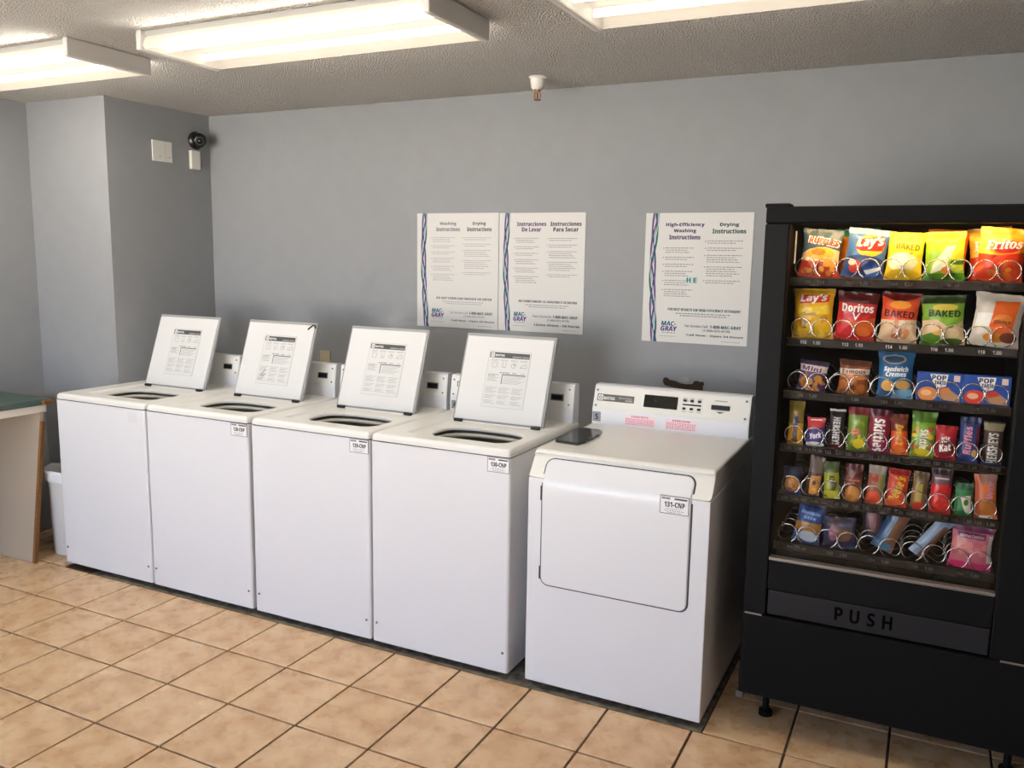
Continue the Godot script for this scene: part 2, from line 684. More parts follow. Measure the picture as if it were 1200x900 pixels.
# rectangle with small round corners, sampled at the same rays as oval()
func rect_loop(c: Vector2, hx: float, hz: float, y: float, n := 72, e := 40.0) -> Array:
	var corner := atan2(hz, hx)
	var o := []
	for k in n:
		# rays that meet the four corners exactly
		var q := float(k) / n * 4.0
		var s := int(q)
		var f := smoothstep(0.0, 1.0, q - s)
		var ang: float
		match s:
			0: ang = -corner + f * 2.0 * corner
			1: ang = corner + f * (PI - 2.0 * corner)
			2: ang = PI - corner + f * 2.0 * corner
			_: ang = PI + corner + f * (PI - 2.0 * corner)
		var r := 1.0 / pow(pow(absf(cos(ang)) / hx, e) + pow(absf(sin(ang)) / hz, e), 1.0 / e)
		o.append(Vector3(c.x + cos(ang) * r, y, c.y + sin(ang) * r))
	return o


func rrect(hx: float, hz: float, r: float, y: float) -> Array:
	var o := []
	for k in 4:
		var a0 := PI / 2 * k
		var c := Vector3((hx - r) * (1.0 if k in [0, 3] else -1.0), y, (hz - r) * (1.0 if k < 2 else -1.0))
		var t0 := Vector3(sin(a0), 0, -cos(a0)) * 0.002
		var t1 := Vector3(-cos(a0), 0, -sin(a0)) * 0.002
		o.append(c + Vector3(cos(a0), 0, sin(a0)) * r + t0)
		for j in 5:
			var a := a0 + PI / 2 * j / 4.0
			o.append(c + Vector3(cos(a), 0, sin(a)) * r)
		o.append(c + Vector3(cos(a0 + PI / 2), 0, sin(a0 + PI / 2)) * r + t1)
	return o


func oval_from(like: Array, c: Vector2, hx: float, hz: float, y: float, e: float) -> Array:
	var o := []
	var m := like.size()
	for k in m:
		var q := float(k) / m * TAU - atan2(hz, hx)
		var r := 1.0 / pow(pow(absf(cos(q)) / hx, e) + pow(absf(sin(q)) / hz, e), 1.0 / e)
		o.append(Vector3(c.x + cos(q) * r, y, c.y + sin(q) * r))
	return o


func sticker_print(code: String) -> StandardMaterial3D:
	var im := blank(160, 100, C("efefef"))
	var ink := C("3c3c44")
	for r in [Rect2i(0, 0, 160, 3), Rect2i(0, 97, 160, 3), Rect2i(0, 0, 3, 100), Rect2i(157, 0, 3, 100)]:
		im.fill_rect(r, ink)
	im.fill_rect(Rect2i(8, 8, 50, 13), C("a9a9b2"))
	print_text(im, "MAC-GRAY", Vector2(33, 14.5), 44, 8, ink)
	im.fill_rect(Rect2i(80, 10, 70, 9), ink)
	print_text(im, code, Vector2(82, 47), 112, 28, C("26262c"))
	print_dashes(im, 34, 70, 90, 3, C("8a8a90"))
	print_dashes(im, 24, 80, 110, 3, C("8a8a90"))
	print_dashes(im, 40, 89, 80, 3, C("8a8a90"))
	return printed(im, 0.4)


func lid_print(scribble := false) -> StandardMaterial3D:
	var im := blank(384, 512, C("d4d4d2"))
	var ink := C("4c4d50")
	var pale := C("8f9092")
	for r in [Rect2i(0, 0, 384, 2), Rect2i(0, 510, 384, 2), Rect2i(0, 0, 2, 512), Rect2i(382, 0, 2, 512)]:
		im.fill_rect(r, C("9c9d9f"))
	im.fill_rect(Rect2i(10, 14, 364, 48), C("4a4b4d"))
	fill_poly(im, PackedVector2Array([Vector2(20, 20), Vector2(52, 20), Vector2(52, 56), Vector2(20, 56)]), C("f2f2f2"))
	fill_ellipse(im, Vector2(36, 38), 11, 11, C("4a4b4d"))
	fill_ellipse(im, Vector2(36, 38), 6, 6, C("f2f2f2"))
	print_text(im, "MAYTAG", Vector2(102, 39), 84, 20, C("dcdcdc"))
	print_text(im, "COMMERCIAL WASHER", Vector2(292, 48), 148, 12, C("c8c8c8"))
	for k in 4:
		var x := 34 + k * 88
		print_dashes(im, x, 78, 66, 4, pale)
		print_dashes(im, x, 87, 60, 4, pale)
		# small pictograms: basket, cup, dial, shirt
		match k:
			0: stroke(im, [Vector2(x + 8, 108), Vector2(x + 14, 150), Vector2(x + 52, 150), Vector2(x + 58, 108), Vector2(x + 8, 108)], 3, pale)
			1: stroke(im, [Vector2(x + 18, 104), Vector2(x + 18, 146), Vector2(x + 46, 146), Vector2(x + 46, 104)], 4, pale)
			2:
				fill_ellipse(im, Vector2(x + 30, 128), 22, 22, pale)
				fill_ellipse(im, Vector2(x + 30, 128), 18, 18, C("d4d4d2"))
				stroke(im, [Vector2(x + 30, 128), Vector2(x + 44, 112)], 5, ink)
			_: stroke(im, [Vector2(x + 4, 142), Vector2(x + 26, 116), Vector2(x + 60, 112), Vector2(x + 62, 142), Vector2(x + 4, 142)], 4, pale)
	print_text(im, "WATER TEMP", Vector2(170, 196), 90, 10, ink)
	print_text(im, "CYCLE", Vector2(260, 196), 40, 10, ink)
	print_text(im, "TIME", Vector2(336, 196), 34, 10, pale)
	im.fill_rect(Rect2i(150, 208, 214, 8), ink)
	im.fill_rect(Rect2i(150, 208, 7, 90), ink)
	for k in 6:
		print_dashes(im, 168, 224 + k * 13, 190 - (k % 3) * 24, 4, pale)
	for k in 5:
		print_dashes(im, 22, 214 + k * 14, 96 - (k % 2) * 22, 5, ink if k < 2 else pale)
	for c in 3:
		for k in 13:
			if k in [5, 9]:
				continue
			print_dashes(im, 18 + c * 122, 330 + k * 12, 104 - (k * 7 % 3) * 18, 4, pale)
	if scribble:
		stroke(im, [Vector2(14, 470), Vector2(60, 400), Vector2(90, 360), Vector2(50, 440), Vector2(100, 410), Vector2(40, 480)], 4, C("56565c"))
	return printed(im, 0.4)


func digit_print(d: String) -> StandardMaterial3D:
	var im := blank(64, 64, C("6d7074"))
	im.fill_rect(Rect2i(3, 3, 58, 58), C("8b8e92"))
	print_text(im, d, Vector2(32, 33), 24, 38, C("16171a"))
	return printed(im, 0.4)


func build_washers() -> void:
	var enamel := paint(C("e6e6e8"), 0.3, 0.0, 0.5)
	var cream := paint(C("e9e8e3"), 0.3, 0.0, 0.5)
	var black := paint(C("141414"), 0.4)
	var tub_white := paint(C("cfcbc0"), 0.45)
	var basket_m := paint(C("94918c"), 0.4, 0.5)
	var rim_grey := paint(C("9c9d9d"), 0.5)
	var rim_plastic := paint(C("8c8a86"), 0.6)
	var chrome := paint(C("77787a"), 0.35, 0.8)
	var lid_a := lid_print()
	var lid_b := lid_print(true)
	var logo := blank(48, 48, C("eceae4"))
	for r in [Rect2i(4, 8, 40, 5), Rect2i(4, 36, 40, 5), Rect2i(4, 8, 5, 33), Rect2i(39, 8, 5, 33)]:
		logo.fill_rect(r, C("4a4c50"))
	fill_ellipse(logo, Vector2(24, 24), 9, 7, C("4a4c50"))
	fill_ellipse(logo, Vector2(24, 24), 5, 4, C("eceae4"))
	var logo_m := printed(logo, 0.4)
	var w := 0.638
	var d := 0.70
	var zb := FRONT - d
	var spec := [
		[0.112, "white top-load washer beside the green counter, first of the open-lidded row", "", "1", lid_a],
		[0.760, "white top-load washer, second of the row, scribbled lid label", "128-CNP", "2", lid_b],
		[1.417, "white top-load washer with number plate 3, third of the open-lidded row", "129-CNP", "3", lid_a],
		[2.064, "white top-load washer with number plate 4, beside the closed front-load machine", "130-CNP", "4", lid_a]]
	# shapes shared by the four
	var zm := FRONT - d * 0.5
	# cabinet shell, open at the top under the top panel
	var cab := Geo.new()
	cab.loft([rrect(w * 0.5, d * 0.5, 0.010, 0.023), rrect(w * 0.5, d * 0.5, 0.010, 0.885)], true, false)
	cab.rbox(Vector3(0, 0.028, 0), Vector3(w - 0.01, 0.008, d - 0.01))
	var cab_mesh := cab.mesh()
	# top panel: rounded edge, shallow lid seat, opening
	var oc := Vector2(0.056, -0.552 - zm)
	var L := []
	var grp := []
	var c0 := Vector2.ZERO
	for q in [[0.0, 0.889, 0], [0.0, 0.903, 1], [0.003, 0.911, 1], [0.008, 0.916, 1], [0.015, TOP, 1]]:
		L.append(rect_loop(c0, w * 0.5 + 0.001 - q[0], d * 0.5 + 0.002 - q[0], q[1]))
		grp.append(q[2])
	grp[0] = 0
	var seat := Vector2(0.031, -0.595 - zm)
	L.append(rect_loop(seat, 0.236, 0.182, TOP))
	L.append(rect_loop(seat, 0.224, 0.170, TOP - 0.008))
	L.append(oval_from(L[0], oc, 0.192, 0.122, TOP - 0.008, 3.2))
	L.append(oval_from(L[0], oc, 0.186, 0.116, TOP - 0.012, 3.2))
	L.append(oval_from(L[0], oc, 0.186, 0.116, TOP - 0.020, 3.2))
	L.append(oval_from(L[0], oc, 0.215, 0.145, TOP - 0.022, 3.2))
	var top_mesh := Geo.new().loft(L, true, false, [0, 1, 1, 1, 2, 3, 4, 5, 6, 7]).mesh()
	var ring := []
	for q in [[0.206, 0.138, TOP - 0.036], [0.190, 0.122, TOP - 0.034], [0.185, 0.117, TOP - 0.038], [0.184, 0.116, TOP - 0.047], [0.190, 0.122, TOP - 0.050]]:
		ring.append(oval(oc, q[0], q[1], q[2], 2.6))
	var ring_mesh := Geo.new().loft(ring, true, false).mesh()
	var rim := []
	for q in [[0.1865, 0.1165, TOP - 0.013], [0.189, 0.119, TOP - 0.022], [0.212, 0.142, TOP - 0.026], [0.212, 0.142, TOP - 0.036]]:
		rim.append(oval_from(L[0], oc, q[0], q[1], q[2], 3.2))
	var rim_mesh := Geo.new().loft(rim, true, false).mesh()
	var bas := []
	for q in [[0.190, 0.122, TOP - 0.049], [0.205, 0.16, TOP - 0.09], [0.215, 0.19, 0.6], [0.2, 0.18, 0.42], [0.02, 0.02, 0.41]]:
		bas.append(oval(oc, q[0], q[1], q[2], 2.2))
	var bas_mesh := Geo.new().loft(bas, true, false).mesh()
	var agit_mesh := Geo.new().lathe([Vector2(0.11, 0.415), Vector2(0.05, 0.5), Vector2(0.04, 0.7), Vector2(0.028, 0.76), Vector2(0.0, 0.765)], 20, Vector3(oc.x, 0, oc.y), Basis(), false).mesh()
	# lid in its own axes: hinge line at y = 0, inner face towards +z
	var lw := 0.447
	var lh := 0.402
	var lid_shell := box(Vector3(0, lh * 0.5, -0.009), Vector3(lw, lh, 0.018), 0.006, 2).mesh()
	var lid_inner := box(Vector3(0, lh * 0.5 - 0.004, 0.0016), Vector3(lw - 0.022, lh - 0.022, 0.004), 0.0018, 1).mesh()
	var label_mesh := box(Vector3(0, 0, 0), Vector3(0.205, 0.255, 0.0012)).mesh()
	var con_prof := [Vector2(zb + 0.005, TOP - 0.004), Vector2(zb + 0.005, 1.078), Vector2(zb + 0.012, 1.086), Vector2(zb + 0.052, 1.086), Vector2(zb + 0.058, 1.082), Vector2(zb + 0.074, TOP + 0.057), Vector2(zb + 0.074, TOP - 0.004)]
	var cw := w - 0.012
	var poly := PackedVector2Array()
	for p in con_prof:
		poly.append(Vector2(p.x - zm, p.y))
	# prism runs along local z; turned so that it runs along x
	var con_mesh := Geo.new().prism(poly, cw, Transform3D(Basis(Vector3(0, 0, 1), Vector3(0, 1, 0), Vector3(1, 0, 0)), Vector3(-cw * 0.5, 0, 0))).mesh()
	var face_tilt := atan2(0.016, 1.082 - TOP - 0.057)
	for s in spec:
		var t := thing("top_load_washer", s[1], "washing machine", Vector3(s[0], 0, zm), "open top-load washers")
		part("cabinet", cab_mesh, enamel, t)
		part("top_panel", top_mesh, cream, t)
		part("tub_ring", ring_mesh, tub_white, t)
		part("opening_rim", rim_mesh, rim_plastic, t)
		part("basket", bas_mesh, basket_m, t)
		part("agitator", agit_mesh, tub_white, t)
		var base := part("toe_base", span(Vector3(-w * 0.5 + 0.02, 0.012, -d * 0.5 + 0.03), Vector3(w * 0.5 - 0.02, 0.03, d * 0.5 - 0.02)), black, t)
		for fx in [-1.0, 1.0]:
			for fz in [-1.0, 1.0]:
				part("foot", Geo.new().lathe([Vector2(0.0, -0.003), Vector2(0.022, -0.003), Vector2(0.022, 0.010), Vector2(0.008, 0.013), Vector2(0.0, 0.013)], 12, Vector3(fx * (w * 0.5 - 0.06), 0, fz * (d * 0.5 - 0.07))), black, base)
			part("screw", Geo.new().lathe([Vector2(0.0055, -0.004), Vector2(0.0055, 0.002), Vector2(0.003, 0.003), Vector2(0.0, 0.003)], 10, Vector3(fx * (w * 0.5 - 0.022), 0.105, d * 0.5), Basis(Vector3.RIGHT, PI / 2)), chrome, t)
		# lid
		var lid := part("lid", lid_shell, rim_grey, t, Vector3(0.031, TOP - 0.001, -0.768 - zm))
		lid.rotation.x = -deg_to_rad(19.5)
		part("inner_panel", lid_inner, paint(C("d8d8d7"), 0.4), lid)
		part("instruction_label", label_mesh, s[4], lid, Vector3(0.012, lh * 0.5 - 0.004, 0.0042), "white instruction label with dark heading bar")
		for hx in [-0.19, 0.19]:
			part("hinge", Geo.new().lathe([Vector2(0.0, -0.02), Vector2(0.007, -0.02), Vector2(0.007, 0.02), Vector2(0.0, 0.02)], 10, Vector3(hx, -0.002, 0.004), Basis(Vector3.BACK, PI / 2)), black, lid)
		if s[3] == "2":
			part("scuff_mark", Geo.new().tube([Vector3(0.175, 0.365, 0.005), Vector3(0.190, 0.378, 0.006), Vector3(0.205, 0.389, 0.006), Vector3(0.215, 0.385, 0.006), Vector3(0.219, 0.372, 0.005)], 0.004, 6), black, lid, Vector3.ZERO, "black scuffed corner of the lid")
		# control console
		var con := part("console", con_mesh, enamel, t)
		var fm: Vector2 = (con_prof[4] + con_prof[5]) * 0.5
		var face := part("face_plate", box(Vector3.ZERO, Vector3(cw - 0.008, 0.094, 0.003), 0.001, 1), cream, t, Vector3(0, fm.y, fm.x - zm + 0.001))
		face.rotation.x = -face_tilt
		part("coin_slot", box(Vector3(0.234, -0.004, 0.003), Vector3(0.052, 0.02, 0.006), 0.002, 1), black, face)
		part("slot_frame", box(Vector3(0.234, -0.004, 0.0018), Vector3(0.062, 0.03, 0.002), 0.0008, 1), chrome, face)
		part("logo_plate", box(Vector3(-0.262, 0.016, 0.0018), Vector3(0.04, 0.036, 0.002)), logo_m, face)
		for q in [[0.292, 0.034], [0.292, -0.034], [-0.296, 0.034], [-0.296, -0.034]]:
			part("screw", Geo.new().lathe([Vector2(0.0045, 0.0), Vector2(0.0045, 0.0026), Vector2(0.0, 0.0034)], 8, Vector3(q[0], q[1], 0.001), Basis(Vector3.RIGHT, PI / 2)), chrome, face)
		part("number_plate", box(Vector3(-0.287, TOP + 0.028, con_prof[5].x - zm + 0.001), Vector3(0.034, 0.038, 0.003)), digit_print(s[3]), con)
		if s[2] != "":
			part("sticker", box(Vector3(0.268, 0.855, d * 0.5 + 0.0006), Vector3(0.094, 0.058, 0.0016)), sticker_print(s[2]), t, Vector3.ZERO, "white asset sticker with a printed code")
		else:
			part("sticker", box(Vector3(0.235, 0.845, d * 0.5 + 0.0004), Vector3(0.062, 0.05, 0.0012)), paint(C("e2e0e2"), 0.6), t, Vector3.ZERO, "blank faded sticker")


# ------------------------------------------------------------------ high-efficiency washer
func he_profile(s: float) -> Array:
	# arc length s from the foot of the door up its front, over the bend and up the slope: [z, y, normal]
	var straight := 0.385           # from y = 0.42 to the bend
	var turn := deg_to_rad(57.0)    # slope lies back from the vertical by 90 - 57 degrees
	var r := 0.05
	var bend := r * (PI / 2 - turn)
	if s <= straight:
		return [FRONT, 0.42 + s, Vector3(0, 0, 1)]
	if s <= straight + bend:
		var a := (s - straight) / r
		return [FRONT - r + r * cos(a), 0.42 + straight + r * sin(a), Vector3(0, sin(a), cos(a))]
	var a1 := PI / 2 - turn
	var q := s - straight - bend
	return [FRONT - r + r * cos(a1) - q * sin(a1), 0.42 + straight + r * sin(a1) + q * cos(a1), Vector3(0, sin(a1), cos(a1))]


func door_shape(cx: float, hw: float, s0: float, s1: float, rad: float, off: float, deep: float, inset: float) -> Geo:
	var g := Geo.new()
	var half := func(s: float, i: float) -> float:
		var e := minf(s - s0 - i, s1 - i - s)
		var rr := maxf(rad - i, 0.001)
		if e >= rr:
			return hw - i
		return hw - i - rr + sqrt(maxf(0.0, rr * rr - (rr - e) * (rr - e)))
	var at := func(x: float, s: float, o: float) -> Vector3:
		var p := he_profile(s)
		return Vector3(x, p[1], p[0]) + p[2] * o
	var ss := []
	for k in 7:
		ss.append(rad * (1.0 - cos(PI / 2 * k / 6.0)))
	var list := []
	for k in ss:
		list.append(s0 + inset + k)
	for k in range(1, 24):
		list.append(lerpf(s0 + inset + rad, s1 - inset - rad, k / 24.0))
	for k in range(6, -1, -1):
		list.append(s1 - inset - ss[k])
	var rows := []
	for s in list:
		var row := []
		var h: float = half.call(s, inset)
		for k in 9:
			row.append(at.call(cx + h * (k / 4.0 - 1.0), s, off))
		rows.append(row)
	g.loft(rows, false, false)
	var inner := []
	var outer := []
	var below := []
	for side in [1, -1]:
		var order: Array = list if side == 1 else list.duplicate()
		if side == -1:
			order.reverse()
		for s in order:
			var f: float = (s - s0 - inset) / (s1 - s0 - 2.0 * inset)
			var s2: float = s0 + f * (s1 - s0)
			inner.append(at.call(cx + side * half.call(s, inset), s, off))
			outer.append(at.call(cx + side * half.call(s2, 0.0), s2, off - inset))
			below.append(at.call(cx + side * half.call(s2, 0.0), s2, off - deep))
	g.loft([below, outer, inner], true, false, [0, 1])
	return g


func build_efficient_washer() -> void:
	var enamel := paint(C("e8e8ea"), 0.3)
	var cream := paint(C("e9e7e0"), 0.28)
	var black := paint(C("151515"), 0.35)
	var dark := paint(C("3b3b3d"), 0.6)
	var chrome := paint(C("77787a"), 0.35, 0.8)
	var cx := 2.80
	var hw := 0.341
	var zb := FRONT - 0.735
	var t := thing("front_load_washer", "white high-efficiency washer with sloped front door beside the black snack machine", "washing machine", Vector3(2.80, 0, -0.70))
	part("cabinet", span(Vector3(cx - hw, 0.022, zb), Vector3(cx + hw, 0.827, FRONT), 0.004, 2), enamel, t)
	var base := part("toe_base", span(Vector3(cx - hw + 0.02, 0.010, zb + 0.03), Vector3(cx + hw - 0.02, 0.03, FRONT - 0.025)), black, t)
	for fx in [-1.0, 1.0]:
		for fz in [zb + 0.08, FRONT - 0.09]:
			part("foot", Geo.new().lathe([Vector2(0.0, -0.003), Vector2(0.024, -0.003), Vector2(0.024, 0.009), Vector2(0.0, 0.012)], 12, Vector3(cx + fx * (hw - 0.06), 0, fz)), black, base)
	# top moulding: sloping nose, flat deck, round side edges
	var prof := []
	prof.append(Vector2(zb, 0.8285))
	for q in [Vector2(FRONT - 0.0035, 0.8285), Vector2(FRONT - 0.002, 0.8286), Vector2(FRONT - 0.0008, 0.8298), Vector2(FRONT - 0.0014, 0.831)]:
		prof.append(q)
	for s in [0.43, 0.45, 0.50]:
		var p := he_profile(s)
		prof.append(Vector2(p[0], p[1]))
	for k in 6:
		var a := deg_to_rad(33.0 + 57.0 * k / 5.0)
		prof.append(Vector2(-0.402 + 0.03 * cos(a), TOP + 0.006 - 0.03 + 0.03 * sin(a)))
	prof.append(Vector2(-0.44, TOP + 0.006))
	prof.append(Vector2(zb + 0.01, TOP + 0.006))
	prof.append(Vector2(zb, TOP))
	var mid := Vector2(-0.7, 0.875)
	var rows := []
	for e in [[-hw, 0.982], [-hw + 0.002, 0.992], [-hw + 0.006, 0.998], [-hw + 0.014, 1.0], [hw - 0.014, 1.0], [hw - 0.006, 0.998], [hw - 0.002, 0.992], [hw, 0.982]]:
		var row := []
		for p in prof:
			var q: Vector2 = Vector2(mid.x + (p.x - mid.x) * (1.0 - (1.0 - e[1]) * 0.5), maxf(0.8285, mid.y + (p.y - mid.y) * (1.0 - (1.0 - e[1]) * 8.0)))
			row.append(Vector3(cx + e[0], q.y, q.x))
		rows.append(row)
	var tm := Geo.new()
	# smooth along the nose, split at flats by doubling rows of points
	tm.loft(rows, true, true, [0, 0, 0, 1, 2, 2, 2])
	tm.cap(rows[0], Vector3.LEFT)
	tm.cap(rows[-1], Vector3.RIGHT)
	part("top_panel", tm, cream, t)
	# door with its shadow gap
	part("door_gasket", door_shape(cx - 0.003, 0.2835, -0.004, 0.492, 0.034, 0.0012, 0.004, 0.0008), dark, t)
	var door := part("door", door_shape(cx - 0.003, 0.278, 0.0015, 0.4865, 0.030, 0.0085, 0.010, 0.004), enamel, t)
	part("hinge_pin", span(Vector3(cx - 0.290, 0.745, FRONT - 0.002), Vector3(cx - 0.284, 0.80, FRONT + 0.004), 0.001, 1), dark, door)
	part("hinge_pin", span(Vector3(cx - 0.290, 0.44, FRONT - 0.002), Vector3(cx - 0.284, 0.49, FRONT + 0.004), 0.001, 1), dark, door)
	part("sticker", box(Vector3(3.018, 0.800, FRONT + 0.0085), Vector3(0.102, 0.064, 0.0016)), sticker_print("131-CNP"), door, Vector3.ZERO, "white asset sticker with a printed code")
	# detergent drawer cover
	var deck := TOP + 0.006
	var cover := PackedVector2Array([Vector2(-0.052, -0.14), Vector2(0.044, -0.15), Vector2(0.056, -0.10), Vector2(0.058, 0.05), Vector2(0.045, 0.12), Vector2(0.02, 0.14), Vector2(-0.048, 0.142), Vector2(-0.058, 0.12), Vector2(-0.058, -0.12)])
	var lay := Transform3D(Basis(Vector3(1, 0, 0), Vector3(0, 0, -1), Vector3(0, 1, 0)), Vector3(2.535, deck, -0.660))
	var dc := part("dispenser_cover", Geo.new().prism(cover, 0.011, lay), paint(C("2d2e30"), 0.18), t, Vector3.ZERO, "dark grey dispenser cover")
	part("finger_notch", box(Vector3(2.585, deck + 0.010, -0.62), Vector3(0.02, 0.006, 0.05), 0.003, 2), black, dc)
	# console
	var z0 := -0.965
	var cp := PackedVector2Array([Vector2(zb, deck - 0.002), Vector2(zb, 1.084), Vector2(zb + 0.01, 1.094), Vector2(z0 - 0.045, 1.094), Vector2(z0 - 0.034, 1.088), Vector2(z0 - 0.002, 0.990), Vector2(z0, 0.984), Vector2(z0, deck - 0.002)])
	var cw := 0.672
	var con := part("console", Geo.new().prism(cp, cw, Transform3D(Basis(Vector3(0, 0, 1), Vector3(0, 1, 0), Vector3(1, 0, 0)), Vector3(cx - cw * 0.5, 0, 0))), enamel, t)
	var tilt := atan2(0.032, 0.098)
	var face := part("face_plate", box(Vector3.ZERO, Vector3(cw - 0.008, 0.098, 0.003), 0.001, 1), cream, t, Vector3(cx, 1.039, z0 - 0.0175))
	face.rotation.x = -tilt
	var plate := blank(256, 40, C("5a5653"))
	plate.fill_rect(Rect2i(6, 5, 34, 30), C("ececea"))
	fill_ellipse(plate, Vector2(23, 20), 12, 9, C("5a5653"))
	fill_ellipse(plate, Vector2(23, 20), 7, 5, C("ececea"))
	print_text(plate, "MAYTAG", Vector2(84, 22), 76, 18, C("dddddd"))
	print_text(plate, "HIGH EFFICIENCY", Vector2(196, 17), 92, 9, C("bdbab6"), 0.0, 0.2)
	print_text(plate, "WASHER", Vector2(222, 30), 50, 9, C("d6d3cf"))
	part("logo_plate", box(Vector3(-0.236, 0.0, 0.0022), Vector3(0.166, 0.030, 0.002)), printed(plate, 0.4), face)
	var dp := part("display", box(Vector3(-0.036, 0.002, 0.003), Vector3(0.146, 0.054, 0.004), 0.002, 1), paint(C("0f1110"), 0.12), face, Vector3.ZERO, "black display window")
	part("display_mark", box(Vector3(-0.058, 0.006, 0.0054), Vector3(0.008, 0.010, 0.001)), paint(C("2d312e"), 0.3), dp)
	for r in 2:
		for k in 3:
			var btn := part("button", box(Vector3(0.066 + k * 0.031, 0.018 - r * 0.034, 0.004), Vector3(0.014, 0.010, 0.006), 0.002, 1), black, face)
			part("button_caption", box(Vector3(0.066 + k * 0.031, 0.028 - r * 0.056, 0.0018), Vector3(0.018, 0.002, 0.001)), paint(C("8b8780"), 0.6), btn)
	part("button_bar", box(Vector3(0.097, 0.001, 0.002), Vector3(0.078, 0.006, 0.002)), black, face)
	part("card_slot", box(Vector3(0.216, 0.0, 0.004), Vector3(0.076, 0.020, 0.008), 0.003, 1), black, face)
	part("slot_arrow", Geo.new().prism(PackedVector2Array([Vector2(0.198, -0.017), Vector2(0.234, -0.017), Vector2(0.216, -0.024)]), 0.001, Transform3D(Basis(), Vector3(0, 0, 0.0016))), dark, face)
	part("slot_caption", box(Vector3(0.216, 0.028, 0.0018), Vector3(0.05, 0.004, 0.001)), paint(C("a09c94"), 0.6), face)
	for q in [[0.318, 0.036], [0.318, -0.036], [-0.322, 0.032], [-0.322, -0.036]]:
		part("screw", Geo.new().lathe([Vector2(0.005, 0.0), Vector2(0.005, 0.0028), Vector2(0.0, 0.0036)], 8, Vector3(q[0], q[1], 0.001), Basis(Vector3.RIGHT, PI / 2)), chrome, face)
	var strip := blank(1024, 96, C("e9e9ee"))
	var pink := C("d9708c")
	for q in [[225, 190, "PLEASE NOTE:"], [500, 190, "ATENCION:"]]:
		strip.fill_rect(Rect2i(q[0], 6, q[1] + 20, 84), C("f3dfe4"))
		print_text(strip, q[2], Vector2(q[0] + 105, 18), 118, 15, C("c8506e"))
		for k in 5:
			print_dashes(strip, q[0] + 8, 34 + k * 11, q[1], 6, pink)
	part("notice_strip", box(Vector3(cx, 0.955, z0 + 0.001), Vector3(cw - 0.006, 0.052, 0.002)), printed(strip, 0.35), con, Vector3.ZERO, "white strip with pink printed notices")
	part("number_plate", box(Vector3(cx - 0.314, 0.957, z0 + 0.0025), Vector3(0.036, 0.042, 0.002)), digit_print("5"), con)
	# water hose and cord in the gap on the right
	var rubber := paint(C("2c2c2d"), 0.6)
	part("hose", Geo.new().tube(smooth_path([Vector3(3.05, 0.62, zb + 0.01), Vector3(3.05, 0.66, zb - 0.10), Vector3(3.12, 0.72, zb - 0.16), Vector3(3.14, 0.5, zb - 0.20), Vector3(3.12, 0.2, zb - 0.18), Vector3(3.0, 0.05, zb - 0.15)], 6), 0.013, 8), rubber, t)
	rebase(t)


func smooth_path(p: Array, n: int) -> Array:
	var o := []
	for k in p.size() - 1:
		var a: Vector3 = p[maxi(k - 1, 0)]
		var d: Vector3 = p[mini(k + 2, p.size() - 1)]
		for j in n:
			o.append((p[k] as Vector3).cubic_interpolate(p[k + 1], a, d, float(j) / n))
	o.append(p[-1])
	return o


# ------------------------------------------------------------------ snack machine
const TRAY_Y := [1.583, 1.383, 1.204, 1.020, 0.845, 0.672]
const COL0 := 3.371
const COLW := 0.0653


func coil_mesh(r: float, pitch: float, turns: int, mirror: bool) -> ArrayMesh:
	var path := []
	var per := 20
	for k in range(0, turns * per + 1):
		var f := fmod(float(k), per) / per
		var whole := floori(float(k) / per)
		var a := -PI / 2 + TAU * k / per + 0.5
		# mostly flat rings with a step back near the bottom of each turn
		var z := -whole * pitch - pitch * smoothstep(0.80, 1.0, f) - 0.004 * f
		path.append(Vector3(cos(a) * r * (-1.0 if mirror else 1.0), sin(a) * r, z))
	return Geo.new().tube(path, 0.0019, 5).mesh()


